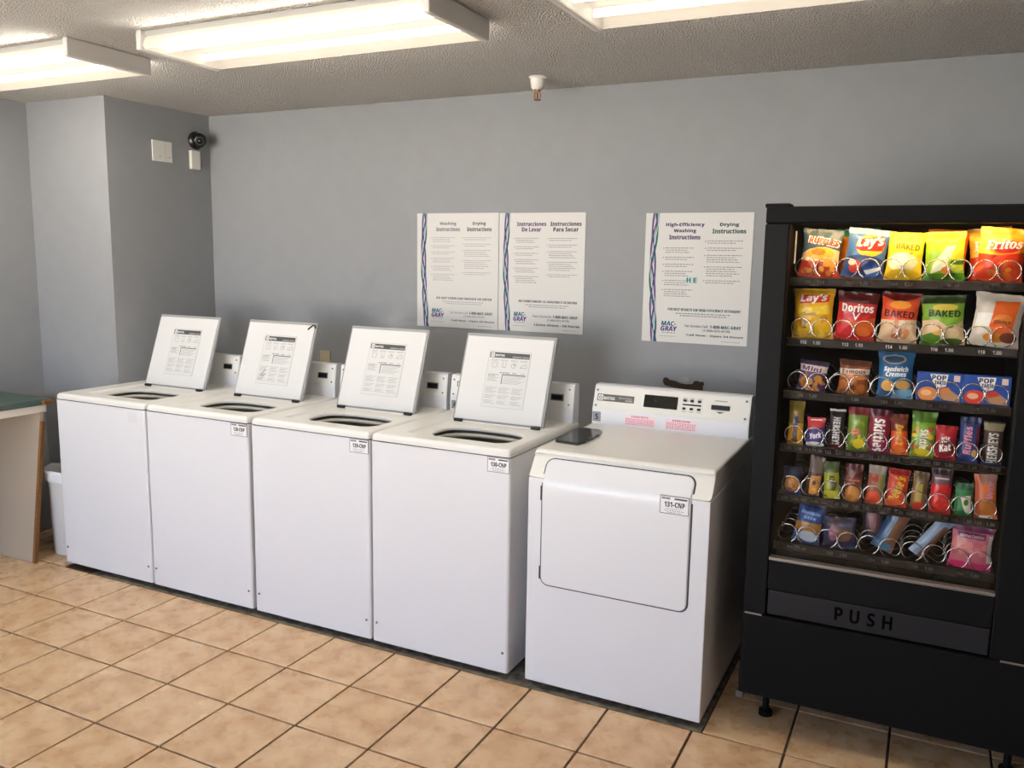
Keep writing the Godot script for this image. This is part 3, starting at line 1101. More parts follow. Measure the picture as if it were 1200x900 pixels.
func build_snack_machine() -> void:
	var black := paint(C("0e0e0f"), 0.6, 0.0, 0.25)
	var satin := paint(C("111112"), 0.5, 0.0, 0.25)
	var liner := paint(C("2a2521"), 0.7, 0.0, 0.25)
	var tray_m := paint(C("2f2a26"), 0.55, 0.0, 0.3)
	var wire := paint(C("c9c6c0"), 0.25, 0.95)
	var slate := paint(C("1e2025"), 0.45, 0.0, 0.4)
	var alu := paint(C("8d857b"), 0.4, 0.6)
	var zf := -0.42
	var x0 := 3.25
	var x1 := 4.225
	var gx0 := 3.327
	var gx1 := 4.003
	var zb := -1.27
	var v := thing("snack_vending_machine", "tall black glass-front snack vending machine at the right edge", "vending machine", Vector3((x0 + x1) * 0.5, 0, -0.85))
	# cabinet shell behind the door: sides, top, bottom, back, chute floor
	var cab := Geo.new()
	cab.rbox(Vector3(x0 + 0.018, 0.97, (zf - 0.05 + zb) * 0.5), Vector3(0.036, 1.68, zf - 0.05 - zb), 0.004, 1)
	cab.rbox(Vector3(x1 - 0.018, 0.97, (zf - 0.05 + zb) * 0.5), Vector3(0.036, 1.68, zf - 0.05 - zb), 0.004, 1)
	cab.rbox(Vector3((x0 + x1) * 0.5, 1.806, (zf - 0.03 + zb) * 0.5), Vector3(x1 - x0, 0.008, zf - 0.03 - zb), 0.004, 1)
	cab.rbox(Vector3((x0 + x1) * 0.5, 0.145, (zf - 0.05 + zb) * 0.5), Vector3(x1 - x0, 0.03, zf - 0.05 - zb), 0.004, 1)
	cab.rbox(Vector3((x0 + x1) * 0.5, 0.97, zb + 0.015), Vector3(x1 - x0, 1.68, 0.03), 0.004, 1)
	part("cabinet", cab, black, v)
	var lin := Geo.new()
	lin.rbox(Vector3(gx0 - 0.012, 1.2, -0.75), Vector3(0.01, 1.12, 0.52))
	lin.rbox(Vector3(gx1 + 0.012, 1.2, -0.75), Vector3(0.01, 1.12, 0.52))
	lin.rbox(Vector3((gx0 + gx1) * 0.5, 1.2, -1.01), Vector3(gx1 - gx0 + 0.03, 1.12, 0.01))
	lin.rbox(Vector3((gx0 + gx1) * 0.5, 1.768, -0.76), Vector3(gx1 - gx0 + 0.03, 0.01, 0.50))
	lin.rbox(Vector3((gx0 + gx1) * 0.5, 0.605, -0.74), Vector3(gx1 - gx0 + 0.03, 0.01, 0.52))
	part("inner_liner", lin, liner, v)
	# door
	var door := part("door_frame", span(Vector3(x0, 1.757, zf - 0.03), Vector3(x1, 1.812, zf), 0.008, 2), black, v)
	part("door_stile", span(Vector3(x0, 0.428, zf - 0.05), Vector3(gx0, 1.757, zf), 0.005, 1), satin, v)
	part("control_panel", span(Vector3(gx1, 0.428, zf - 0.05), Vector3(x1, 1.757, zf), 0.005, 1), satin, v)
	part("bill_slot", span(Vector3(4.07, 1.12, zf - 0.004), Vector3(4.16, 1.17, zf + 0.006), 0.003, 1), slate, v)
	var pad := part("keypad", span(Vector3(4.065, 1.25, zf - 0.004), Vector3(4.165, 1.40, zf + 0.004), 0.003, 1), slate, v)
	for r in 4:
		for c in 3:
			part("key", box(Vector3(4.087 + c * 0.028, 1.38 - r * 0.036, zf + 0.005), Vector3(0.02, 0.024, 0.006), 0.002, 1), alu, pad)
	part("door_rail", span(Vector3(gx0, 0.522, zf - 0.05), Vector3(gx1, 0.628, zf - 0.004), 0.004, 1), satin, v)
	part("glass_trim", span(Vector3(gx0, 0.628, zf - 0.03), Vector3(gx1, 0.639, zf + 0.001), 0.002, 1), alu, v, Vector3.ZERO, "thin metal strip below the glass")
	part("corner_hinge", span(Vector3(x0 - 0.004, 1.808, zf - 0.07), Vector3(x0 + 0.075, 1.822, zf - 0.002), 0.004, 1), black, door)
	var glass := paint(Color(1, 1, 1, 0.0), 0.02, 0.0, 0.32)
	glass.transparency = BaseMaterial3D.TRANSPARENCY_ALPHA
	part("glass_pane", span(Vector3(gx0, 0.637, zf - 0.030), Vector3(gx1, 1.758, zf - 0.026)), glass, v)
	# kick panel, delivery flap
	part("kick_panel", span(Vector3(x0, 0.130, zf - 0.06), Vector3(x1, 0.426, zf + 0.006), 0.006, 2), black, v)
	part("seam_bracket", span(Vector3(x0 + 0.006, 0.424, zf + 0.0), Vector3(x0 + 0.066, 0.431, zf + 0.005), 0.002, 1), alu, v)
	part("seam_bracket", span(Vector3(gx1 + 0.03, 0.424, zf + 0.0), Vector3(x1 - 0.02, 0.431, zf + 0.005), 0.002, 1), alu, v)
	part("flap_recess", span(Vector3(gx0 - 0.002, 0.428, zf - 0.055), Vector3(gx1 + 0.002, 0.522, zf - 0.045)), black, v)
	var flap := part("delivery_flap", box(Vector3.ZERO, Vector3(0.668, 0.090, 0.010), 0.003, 1), slate, v, Vector3(3.665, 0.476, zf - 0.012))
	flap.rotation.x = deg_to_rad(4.0)
	var ink := paint(C("050506"), 0.7, 0.0, 0.1)
	for k in 4:
		var letter := part("letter", text_mesh("PUSH"[k], "Droid Sans", 700, 0.1), ink, flap, Vector3(-0.105 + k * 0.050, 0.002, 0.0052), "dark raised letter of the word PUSH")
		letter.scale = Vector3(0.115, 0.135, 0.02)
	for fx in [x0 + 0.08, x1 - 0.13]:
		for fz in [-0.545, zb + 0.1]:
			part("leg", Geo.new().lathe([Vector2(0.0, 0.0), Vector2(0.024, 0.0), Vector2(0.024, 0.018), Vector2(0.012, 0.026), Vector2(0.012, 0.13), Vector2(0.0, 0.132)], 14, Vector3(fx, 0.0, fz)), black, v)
	part("corner_guard", span(Vector3(x0 - 0.008, 0.108, zf - 0.03), Vector3(x0 + 0.02, 0.135, zf + 0.004), 0.004, 1), paint(C("5c5753"), 0.5), v)
	# lamp at the top of the display
	var warm := Color(1.0, 0.80, 0.52)
	part("display_lamp", Geo.new().lathe([Vector2(0.0, -0.31), Vector2(0.009, -0.31), Vector2(0.009, 0.31), Vector2(0.0, 0.31)], 12, Vector3(3.665, 1.792, -0.466), Basis(Vector3.BACK, PI / 2)), glow(warm, 3.0), v)
	part("lamp_bracket", span(Vector3(gx0 + 0.012, 1.63, -0.475), Vector3(gx0 + 0.017, 1.735, -0.468), 0.001, 1), paint(C("c8bfae"), 0.5), v)
	var a := AreaLight3D.new()
	a.name = "display_light"
	a.area_size = Vector2(0.62, 0.02)
	a.light_color = warm
	a.light_energy = VEND_E
	a.area_range = 6.0
	a.shadow_enabled = true
	a.position = Vector3(3.665, 1.780, -0.466)
	a.rotation = Vector3(deg_to_rad(-78.0), 0, 0)
	v.add_child(a)
	# trays with wire coils and price tags
	var white := paint(C("f4f1ea"), 0.6)
	var big := coil_mesh(0.0315, 0.068, 5, false)
	var big_m := coil_mesh(0.0315, 0.068, 5, true)
	var slim := coil_mesh(0.0305, 0.045, 7, false)
	var slim_m := coil_mesh(0.0305, 0.045, 7, true)
	var half_sheet := {}
	for r in 6:
		var y: float = TRAY_Y[r]
		var tray := part("tray", span(Vector3(gx0 + 0.002, y - 0.010, -0.95), Vector3(gx1 - 0.002, y - 0.004, -0.500), 0.001, 1), tray_m, v)
		part("tray_lip", span(Vector3(gx0 + 0.002, y - 0.026, -0.500), Vector3(gx1 - 0.002, y + 0.002, -0.495), 0.002, 1), tray_m, tray)
		for c in 10:
			var thin: bool = r == 3 or r == 4
			var mir := c % 2 == 1
			part("coil", (slim_m if mir else slim) if thin else (big_m if mir else big), wire, tray, Vector3(COL0 + c * COLW, y + (0.034 if thin else 0.035), -0.503))
		for k in (10 if r in [3, 4] else 5):
			var code := str(100 + r * 10 + (k if r in [3, 4] else k * 2))
			var cx: float = COL0 + (k * COLW if r in [3, 4] else (k * 2.0 + 0.5) * COLW)
			var off := 0.0175 if r in [3, 4] else 0.021
			for q in [[code, -off, 0.0105], ["1.00", off, 0.0105]]:
				var key: String = q[0]
				if not half_sheet.has(key):
					half_sheet[key] = text_mesh(key, "Droid Sans", 700, 0.02)
				var lab := part("price_tag", half_sheet[key], white, tray, Vector3(cx + q[1], y - 0.012, -0.4955))
				lab.scale = Vector3(0.026, 0.031, 0.05)
	for k in 4:
		var w := (gx1 - gx0 - 0.02) / 4.0
		part("chute_panel", span(Vector3(gx0 + 0.01 + k * w + 0.002, 0.612, -0.505), Vector3(gx0 + 0.01 + (k + 1) * w - 0.002, 0.644, -0.50), 0.001, 1), liner, v)
	rebase(v)


func rebase(t: Node3D) -> void:
	for c in t.get_children():
		c.position -= t.position


# kind: b bag, w bar wrapper, x carton
func snack(row: int, cx: float, w: float, h: float, th: float, tilt: float, kind: String, m: Material, called: String, label: String, cat: String, back := 0.0, lift := 0.0, full := 2.6) -> void:
	var g := Geo.new()
	var sd := int(cx * 1000.0) + row * 31
	if kind == "x":
		g.rbox(Vector3(0, h * 0.5, 0), Vector3(w, h, th), 0.002, 1)
	elif kind == "w":
		g.bag(w, h, th, 0.10, 0.003, sd, 5.0, 8, 16)
	else:
		g.bag(w, h, th, 0.085, 0.007, sd, full)
	var zc := -0.5085 - th * 0.5 - back
	var o := part(called, g, m, self, Vector3(cx, TRAY_Y[row - 1] - 0.003 + lift + absf(sin(deg_to_rad(tilt))) * w * 0.45, zc))
	o.rotation_degrees = Vector3(-2.0 if kind != "x" else 0.0, 0.0, tilt)
	tag(o, label, cat, "snacks in the vending machine")


func build_snacks() -> void:
	var W := C("f6f1e6")
	var K := C("201d18")
	var R := C("c8261f")
	# top row: crisps
	snack(1, 3.409, 0.128, 0.160, 0.046, -4, "b", art(192, 232, C("43586b"), [["p", [0, .95, 0, .52, .2, .42, .6, .36, 1, .42, 1, 1, 0, 1], C("e8c891")], ["e", .52, .5, .36, .13, C("efb13c")], ["e", .45, .47, .2, .07, C("d98221")], ["r", 0, .66, 1, .34, C("c93a22")], ["c", 14, C("e9b04a"), C("c8341f"), .1, .66, .9, .95, .09], ["r", .62, .62, .34, .14, C("e3a83d")], ["t", "RUFFLES", .56, .25, .84, .15, W, 6, .1], ["t", "RUFFLES", .56, .25, .78, .12, R, 6, .1]]), "chip_bag", "slate blue and red chip bag with red lettering, leftmost on top tray", "chip bag")
	snack(1, 3.545, 0.130, 0.160, 0.046, -6, "b", art(192, 232, C("3f6ea6"), [["r", 0, 0, 1, .12, C("7fa3c4")], ["e", .58, .34, .36, .22, C("f4c531"), -.1], ["p", [.22, .42, .3, .22, .85, .12, .95, .3, .9, .42, .4, .46], C("c9322a")], ["t", "Lay's", .58, .28, .62, .24, W, -8, .25], ["e", .5, .64, .5, .1, C("2c3f78")], ["r", 0, .68, 1, .32, C("2b4a86")], ["e", .3, .78, .16, .13, C("d8412c")], ["p", [.5, .8, .9, .7, .9, .9, .6, .96], C("2f6cb8")], ["p", [.52, .84, .9, .74, .92, .8, .6, .92], W], ["e", .2, .7, .1, .06, C("e8d3b6")]]), "chip_bag", "blue chip bag with yellow disc and red ribbon, top tray", "chip bag")
	snack(1, 3.666, 0.112, 0.152, 0.046, -2, "b", art(192, 232, C("f0cf2c"), [["e", .45, .62, .42, .2, C("fbf0b8")], ["e", .36, .55, .25, .12, C("fdf8dc")], ["e", .5, .9, .5, .14, C("e9bd1e")], ["t", "BAKED", .56, .3, .66, .12, C("6d6a1e"), 4], ["e", .5, .16, .2, .06, C("b9b23a")], ["e", .5, .16, .16, .04, C("f0cf2c")]]), "chip_bag", "yellow baked chip bag in the middle of the top tray", "chip bag")
	snack(1, 3.784, 0.118, 0.154, 0.046, 2, "b", art(192, 232, C("8fc22e"), [["p", [0, 0, 1, 0, 1, .12, 0, .2], C("a6cf3a")], ["p", [.7, .1, 1, .1, 1, .6, .62, .55], C("c9d53a")], ["p", [.55, .3, .8, .28, .5, .75, .15, .85, .2, .66], C("f3f6c8")], ["r", 0, .84, 1, .16, C("4b8a22")], ["e", .56, .78, .14, .08, C("d9822e")], ["e", .82, .72, .18, .09, C("c4d94a")], ["e", .84, .62, .2, .05, C("3f7a1c")]]), "chip_bag", "lime green chip bag with white flash on top tray", "chip bag")
	snack(1, 3.928, 0.136, 0.162, 0.046, -5, "b", art(192, 232, C("f39a1d"), [["p", [0, 0, .5, 0, .4, .5, 0, .6], C("f8c63a")], ["p", [0, .5, .4, .52, 1, .42, 1, 1, 0, 1], C("cf3a17")], ["e", .56, .33, .42, .15, C("f08a1a"), -.12], ["e", .58, .35, .3, .12, R, -.12], ["t", "Fritos", .52, .3, .76, .18, W, -6, .28, "Droid Serif"], ["c", 20, C("e8862a"), C("b02a14"), .08, .6, .92, .95, .08]]), "chip_bag", "orange and red corn chip bag, rightmost on top tray, front one", "chip bag")
	# bags waiting behind on the top tray
	snack(1, 3.530, 0.132, 0.166, 0.034, 3, "b", art(96, 116, C("1f8f5e"), [["r", 0, .16, 1, .84, C("d8821f")]]), "chip_bag", "green topped orange bag behind the blue chip bag", "chip bag", 0.062)
	snack(1, 3.784, 0.120, 0.162, 0.034, -2, "b", art(96, 116, C("d9591c"), [["r", 0, 0, 1, .1, C("e8742a")]]), "chip_bag", "plain orange bag behind the lime green chip bag", "chip bag", 0.062)
	snack(1, 3.914, 0.120, 0.166, 0.034, 5, "b", art(192, 232, C("f4a31f"), [["p", [0, 0, .5, 0, .4, .5, 0, .6], C("f8c63a")], ["t", "Fritos", .5, .3, .76, .18, W, -6, .28, "Droid Serif"], ["p", [0, .55, 1, .45, 1, 1, 0, 1], C("cf3a17")]]), "chip_bag", "orange corn chip bag tucked behind the rightmost one on top tray", "chip bag", 0.062)
	# second row
	snack(2, 3.406, 0.132, 0.168, 0.046, 1, "b", art(192, 232, C("e9b21d"), [["r", 0, 0, 1, .1, C("b98a1c")], ["p", [.14, .12, .9, .12, .9, .26, .14, .3], R], ["t", "Lay's", .5, .2, .66, .18, W, -3, .22], ["p", [.1, .4, .9, .32, .95, .5, .1, .5], C("f2cc3c")], ["t", "Classic", .4, .5, .42, .07, C("8a6a14")], ["e", .3, .7, .16, .09, C("7d5a1e")], ["c", 9, C("f2cf4a"), C("c9921c"), .1, .58, .9, .94, .12]]), "chip_bag", "yellow chip bag with red ribbon, leftmost on second tray", "chip bag")
	snack(2, 3.534, 0.128, 0.158, 0.046, -3, "b", art(192, 232, C("c62320"), [["r", 0, 0, 1, .22, C("5a1718")], ["p", [.1, .3, .95, .3, .9, .42, .62, .46, .5, .58, .42, .46, .1, .42], C("a81a1c")], ["t", "Doritos", .52, .32, .82, .17, W], ["p", [.4, .42, .5, .58, .62, .42, .58, .42, .5, .52, .44, .42], W], ["p", [.3, .64, 1, .5, 1, .8, .5, .78], C("e2641f")], ["e", .25, .8, .2, .1, C("e0323a")], ["e", .72, .8, .2, .1, C("e8702a")]]), "chip_bag", "red tortilla chip bag with white lettering on second tray", "chip bag")
	snack(2, 3.664, 0.116, 0.162, 0.046, -2, "b", art(192, 232, C("e4512a"), [["p", [0, 0, 1, 0, 1, .06, .5, .2, 0, .08], C("6b1a12")], ["e", .5, .24, .3, .08, C("f39a2c")], ["t", "BAKED", .5, .42, .82, .13, C("4a1410"), 2], ["p", [0, .55, 1, .52, 1, 1, 0, 1], C("e3c49a")], ["c", 14, C("f0e2c4"), C("d4652e"), .1, .6, .9, .94, .11]]), "chip_bag", "orange and cream baked snack bag in the middle of second tray", "chip bag")
	snack(2, 3.796, 0.128, 0.156, 0.046, 3, "b", art(192, 232, C("7ea832"), [["r", 0, 0, 1, .16, C("33481a")], ["e", .55, .24, .3, .07, C("d8c04a")], ["t", "BAKED", .54, .36, .76, .13, C("25300f"), 2], ["p", [0, .5, .35, .48, .7, .66, 1, .5, 1, 1, 0, 1], C("d8b98c")], ["p", [0, .8, .4, .7, .5, 1, 0, 1], C("5a8f2a")], ["e", .4, .72, .16, .08, C("e8b66a")], ["e", .72, .76, .18, .1, C("e9cf9a")], ["e", .7, .93, .26, .07, C("4d6b26")]]), "chip_bag", "green baked chip bag with dark lettering on second tray", "chip bag")
	snack(2, 3.934, 0.140, 0.164, 0.046, -5, "b", art(192, 232, C("d9cdbb"), [["p", [.4, .14, .9, .12, .82, .8, .5, .8, .34, .6], C("e5641f")], ["e", .6, .45, .2, .08, C("f0883a")], ["t", "SIMPLY", .6, .52, .36, .06, C("5a3a1e")], ["p", [.05, .4, .38, .36, .34, .62, .05, .66], W], ["e", .5, .82, .24, .09, C("e0902f")], ["e", .78, .8, .18, .1, C("6e3a2c")]]), "chip_bag", "white and orange chip bag, rightmost on second tray", "chip bag")
	# third row
	snack(3, 3.412, 0.094, 0.104, 0.04, -5, "b", art(160, 168, C("5a3d63"), [["r", 0, 0, 1, .14, C("3a2a48")], ["p", [0, .14, 1, .16, 1, .36, 0, .36], C("d8c9c6")], ["t", "Mini", .45, .26, .7, .14, C("6a3a5e"), 4], ["c", 14, C("e2a04a"), C("a8622a"), .08, .5, .95, .95, .14]]), "cookie_bag", "small purple topped cookie bag, leftmost on third tray", "cookie bag")
	snack(3, 3.544, 0.100, 0.116, 0.04, -2, "b", art(160, 168, C("8a4a26"), [["r", 0, 0, 1, .16, C("5e2f1c")], ["p", [0, .26, 1, .22, 1, .38, 0, .42], C("e0d4be")], ["t", "Famous", .48, .32, .78, .13, C("8a4a26"), -3], ["e", .5, .48, .46, .07, C("d8792a")], ["c", 14, C("d8853a"), C("7a3a1e"), .08, .58, .95, .95, .14]]), "cookie_bag", "brown cookie bag with cream band on third tray", "cookie bag")
	snack(3, 3.671, 0.110, 0.152, 0.04, 1, "b", art(160, 220, C("1f5f8f"), [["e", .45, .16, .34, .1, C("a8a08a")], ["e", .45, .16, .28, .07, C("2a4f72")], ["t", "Sandwich", .52, .36, .7, .1, W, 0, .15], ["t", "Cremes", .52, .47, .6, .1, W, 0, .15], ["e", .3, .72, .2, .12, C("e2ac52")], ["e", .74, .7, .22, .1, C("c99a52")], ["p", [.45, .82, 1, .78, 1, 1, .4, 1], C("7fb0d4")], ["e", .2, .92, .18, .06, C("46698a")]]), "cookie_bag", "tall blue sandwich cookie bag in the middle of third tray", "cookie bag")
	for k in 2:
		var fr := C("d9853a") if k == 0 else C("d83a2c")
		snack(3, 3.799 + 0.131 * k, 0.130, 0.096, 0.03, 0, "x", art(224, 168, C("1f4fa3"), [["p", [.28, .06, .68, .04, .64, .44, .5, .5, .38, .4], W], ["t", "POP", .48, .16, .3, .15, C("22305e")], ["t", "TARTS", .51, .32, .24, .12, C("22305e")], ["r", .8, .06, .13, .2, C("e6c9b8")], ["e", .26, .72, .22, .24, fr], ["e", .22, .68, .12, .1, C("eab88a")], ["p", [.48, .55, .7, .5, .95, .74, .95, .92, .55, .88], C("b9895e")], ["p", [.5, .52, .7, .46, .78, .62, .56, .7], fr], ["r", 0, .93, 1, .07, C("3a2a2a")]]), "toaster_pastry_box", ["blue toaster pastry carton with orange filling on third tray", "blue toaster pastry carton with red filling, rightmost on third tray"][k], "carton")
	# fourth row: bars
	bar(4, 0, 0.052, 0.150, C("d8a020"), [["r", 0, 0, 1, .5, C("8a7320")], ["tv", "Butterfinger", .5, .62, .5, .6, C("23357a"), -90, .1]], "yellow candy bar with blue lettering, leftmost on fourth tray")
	bar(4, 1, 0.060, 0.100, C("4a3f86"), [["p", [0, 0, 1, 0, 1, .3, 0, .42], C("c8383c")], ["t", "York", .5, .6, .7, .2, W, -14, .2], ["e", .5, .92, .5, .1, W], ["r", .2, .06, .6, .04, W]], "short purple, red and white candy wrapper on fourth tray")
	bar(4, 2, 0.050, 0.134, C("3a2c2a"), [["r", 0, 0, 1, .05, C("c9c9c6")], ["tv", "HERSHEYS", .5, .55, .46, .72, C("cfcfcc"), 90], ["r", 0, .88, 1, .12, C("6a2a26")]], "dark brown chocolate bar with silver lettering on fourth tray")
	bar(4, 3, 0.066, 0.146, C("6f8f2c"), [["r", 0, 0, 1, .16, C("8a2a34")], ["c", 18, C("c8b93a"), C("3f6a22"), .1, .2, .9, .95, .14], ["e", .4, .55, .24, .08, C("d86a2a")], ["e", .6, .82, .3, .12, C("e6cf2c")]], "green and yellow fruit candy packet with red top on fourth tray")
	bar(4, 4, 0.070, 0.146, C("8a1f36"), [["r", 0, 0, 1, .14, C("5e1a2c")], ["tv", "Skittles", .52, .58, .5, .74, W, 90], ["c", 6, C("a8324a"), C("6a2a6a"), .1, .7, .9, .95, .08]], "dark red candy packet with white lettering on fourth tray")
	bar(4, 5, 0.054, 0.134, C("e4571e"), [["r", 0, 0, 1, .4, C("7a3420")], ["tv", "Reese's", .55, .5, .4, .5, C("e6b02c"), 90, .2], ["e", .5, .9, .4, .1, C("f07a3a")]], "orange candy bar with dark top on fourth tray", 4.0)
	bar(4, 6, 0.074, 0.150, C("7fa82a"), [["r", 0, 0, 1, .22, C("4f7a1e")], ["c", 16, C("e8d43a"), C("b8402c"), .08, .35, .92, .95, .14], ["tv", "Skittles", .55, .62, .36, .5, W, 90], ["e", .5, .88, .4, .09, C("e6c82c")]], "lime green fruit candy packet with red spots on fourth tray")
	bar(4, 7, 0.064, 0.112, C("b81f2a"), [["e", .5, .62, .4, .26, C("7f1620")], ["t", "Kit", .5, .38, .42, .16, W, -16, .2], ["t", "Kat", .5, .62, .56, .2, W, -16, .2]], "short red wafer bar with white lettering on fourth tray")
	bar(4, 8, 0.060, 0.146, C("2f3f7a"), [["r", 0, 0, 1, .14, C("242a52")], ["tv", "Ruffles", .42, .5, .4, .6, C("e08a9a"), -90, .1], ["r", .8, .2, .2, .6, C("7a2f4e")], ["e", .8, .78, .14, .08, C("d8b46a")]], "dark blue snack bar with pink lettering on fourth tray")
	bar(4, 9, 0.058, 0.138, C("4a332c"), [["r", 0, .04, 1, .16, C("9a8f6a")], ["tv", "HERSHEYS", .5, .6, .5, .7, C("d6d2c8"), -90], ["r", 0, .95, 1, .05, C("3f3f8a")]], "brown chocolate bar with silver lettering, rightmost on fourth tray")
	# fifth row
	bar(5, 0, 0.060, 0.096, C("2a2f4e"), [["e", .5, .6, .46, .3, C("b8793a")], ["c", 9, C("d89a4a"), C("7a4a26"), .2, .4, .8, .8, .14], ["r", 0, .9, 1, .1, C("2f4a9a")]], "small navy packet of brown cookies, leftmost on fifth tray", 0.0, 0.026)
	bar(5, 1, 0.050, 0.140, C("4a342c"), [["r", 0, 0, 1, .4, C("6a5a52")], ["p", [.2, .5, .95, .45, .95, .95, .3, .95], C("d8923a")], ["e", .55, .65, .14, .06, C("5a3422")], ["e", .6, .82, .16, .05, C("e8b45a")]], "brown bar with orange panel on fifth tray", -6.0)
	bar(5, 2, 0.052, 0.128, C("a8a82c"), [["r", 0, 0, 1, .28, C("5a6a42")], ["tv", "SNACK", .55, .55, .34, .4, C("3f4a1e"), -90], ["e", .65, .62, .2, .16, C("4f5a22")], ["r", 0, .78, 1, .22, C("c9c42c")]], "yellow green snack bar on fifth tray", 4.0)
	bar(5, 3, 0.056, 0.130, C("7a3424"), [["r", 0, 0, 1, .3, C("5a241c")], ["e", .5, .78, .46, .22, C("c9853a")], ["r", .1, .4, .8, .04, C("b86a4a")]], "reddish brown bar with tan front on fifth tray")
	bar(5, 4, 0.056, 0.132, C("9a5a3e"), [["r", 0, 0, 1, .2, C("a8988a")], ["e", .45, .3, .3, .1, C("a83a2c")], ["p", [.6, .2, 1, .2, 1, 1, .7, 1], C("8f8a4a")], ["e", .45, .82, .46, .18, C("e0502c")]], "clear and red nut packet with flared top on fifth tray", -3.0)
	bar(5, 5, 0.066, 0.128, C("cf3f1f"), [["r", 0, 0, 1, .14, C("a8281c")], ["tv", "Reese's", .5, .5, .46, .66, C("e8b62c"), -76, .2], ["e", .4, .86, .4, .1, C("e86a34")]], "orange red peanut butter candy with yellow lettering on fifth tray", -3.0)
	bar(5, 6, 0.048, 0.128, C("6a5236"), [["r", 0, 0, .4, 1, C("8a6a3a")], ["r", .3, .3, .4, .7, C("a8923c")], ["e", .5, .88, .4, .12, C("c9402c")]], "brown and gold bar with red foot on fifth tray", -3.0)
	bar(5, 7, 0.064, 0.150, C("cf1f1f"), [["r", 0, 0, 1, .36, C("6a4a4e")], ["r", .1, .06, .8, .1, C("2a2428")], ["r", .15, .22, .7, .03, C("c9b8b4")], ["c", 8, C("ef4a34"), C("b8181a"), .1, .5, .9, .95, .12]], "bright red candy pouch with grey top on fifth tray")
	bar(5, 8, 0.054, 0.108, C("2f7a42"), [["p", [.3, .4, .9, .34, .96, .8, .7, .9, .5, .7], C("e6e2c8")], ["e", .66, .56, .14, .1, C("4a8a3a")], ["r", 0, 0, 1, .2, C("2a5f38")]], "short green candy packet on fifth tray")
	bar(5, 9, 0.064, 0.142, C("d8702a"), [["r", 0, 0, 1, .2, C("a87a6a")], ["r", .0, .0, .3, 1, C("b8522a")], ["tv", "TWIX", .72, .4, .3, .5, C("c98aa8"), -80], ["e", .55, .74, .3, .16, C("b8702a")], ["r", .2, .93, .6, .05, W]], "orange and pink bar, rightmost on fifth tray", 4.0)
	# bottom row
	snack(6, 3.428, 0.092, 0.146, 0.036, -8, "b", art(128, 200, C("2a4a86"), [["r", 0, 0, 1, .12, C("24304e")], ["t", "Dunkin", .5, .24, .7, .08, C("9ab8e8"), 0, .2], ["t", "Stix", .5, .36, .5, .08, C("9ab8e8"), 0, .2], ["p", [0, .5, 1, .46, 1, .7, 0, .7], C("a8762f")], ["e", .55, .82, .36, .14, C("b9c6cc")]]), "snack_bag", "blue snack bag with tan middle, leftmost on bottom tray", "snack bag")
	snack(6, 3.540, 0.112, 0.108, 0.036, 4, "b", art(160, 160, C("2c2f4e"), [["p", [.25, .05, .95, .12, .9, .6, .3, .5], C("5a4a4a")], ["e", .6, .55, .3, .2, C("7a5238")], ["e", .3, .5, .12, .25, C("8a4a5e")], ["t", "Swiss", .7, .2, .4, .1, C("3f5a9a")]]), "snack_bag", "dark navy snack cake packet on bottom tray", "snack bag")
	snack(6, 3.668, 0.070, 0.170, 0.034, -22, "w", art(96, 220, C("2a4f78"), [["r", .45, 0, .55, 1, C("7a5238")], ["r", .4, 0, .1, 1, C("6f9ab0")], ["e", .5, .9, .4, .1, C("4a7a9a")]]), "pastry_packet", "blue and brown pastry packet leaning right on bottom tray", "snack bag", 0.0, 0.012)
	snack(6, 3.640, 0.070, 0.130, 0.02, 4, "w", art(96, 160, C("24304e"), [["e", .5, .45, .36, .4, C("6a3a44")], ["e", .5, .45, .2, .3, C("9a6a6a")]]), "pastry_packet", "navy packet with dark red oval behind the leaning pastry on bottom tray", "snack bag", 0.07, 0.03)
	snack(6, 3.772, 0.050, 0.168, 0.032, -34, "w", art(96, 220, C("7a90ac"), [["r", .6, .2, .4, .8, C("6a4a3a")], ["r", 0, 0, .3, 1, C("9fb2c6")]]), "pastry_packet", "silver blue packet leaning far to the right on bottom tray", "snack bag", 0.0, 0.012)
	snack(6, 3.929, 0.124, 0.146, 0.036, -2, "b", art(192, 224, C("c9667a"), [["r", 0, 0, 1, .16, C("6e2a52")], ["r", .12, .18, .7, .12, C("5a2a40")], ["t", "Animal Cookies", .48, .24, .6, .07, C("d8a8b0")], ["c", 14, C("e09a8a"), C("b8525e"), .1, .36, .9, .8, .12], ["r", 0, .84, 1, .16, C("cf2f6a")], ["r", .9, .2, .1, .6, C("ddd0cc")]]), "snack_bag", "pink cookie packet, rightmost on bottom tray", "snack bag")


func bar(row: int, col: int, w: float, h: float, base: Color, ops: Array, label: String, tilt := 0.0, th := 0.022) -> void:
	snack(row, COL0 + col * COLW + 0.003, w, h, th, tilt, "w", art(96, 208, base, ops), "candy_bar", label, "candy")


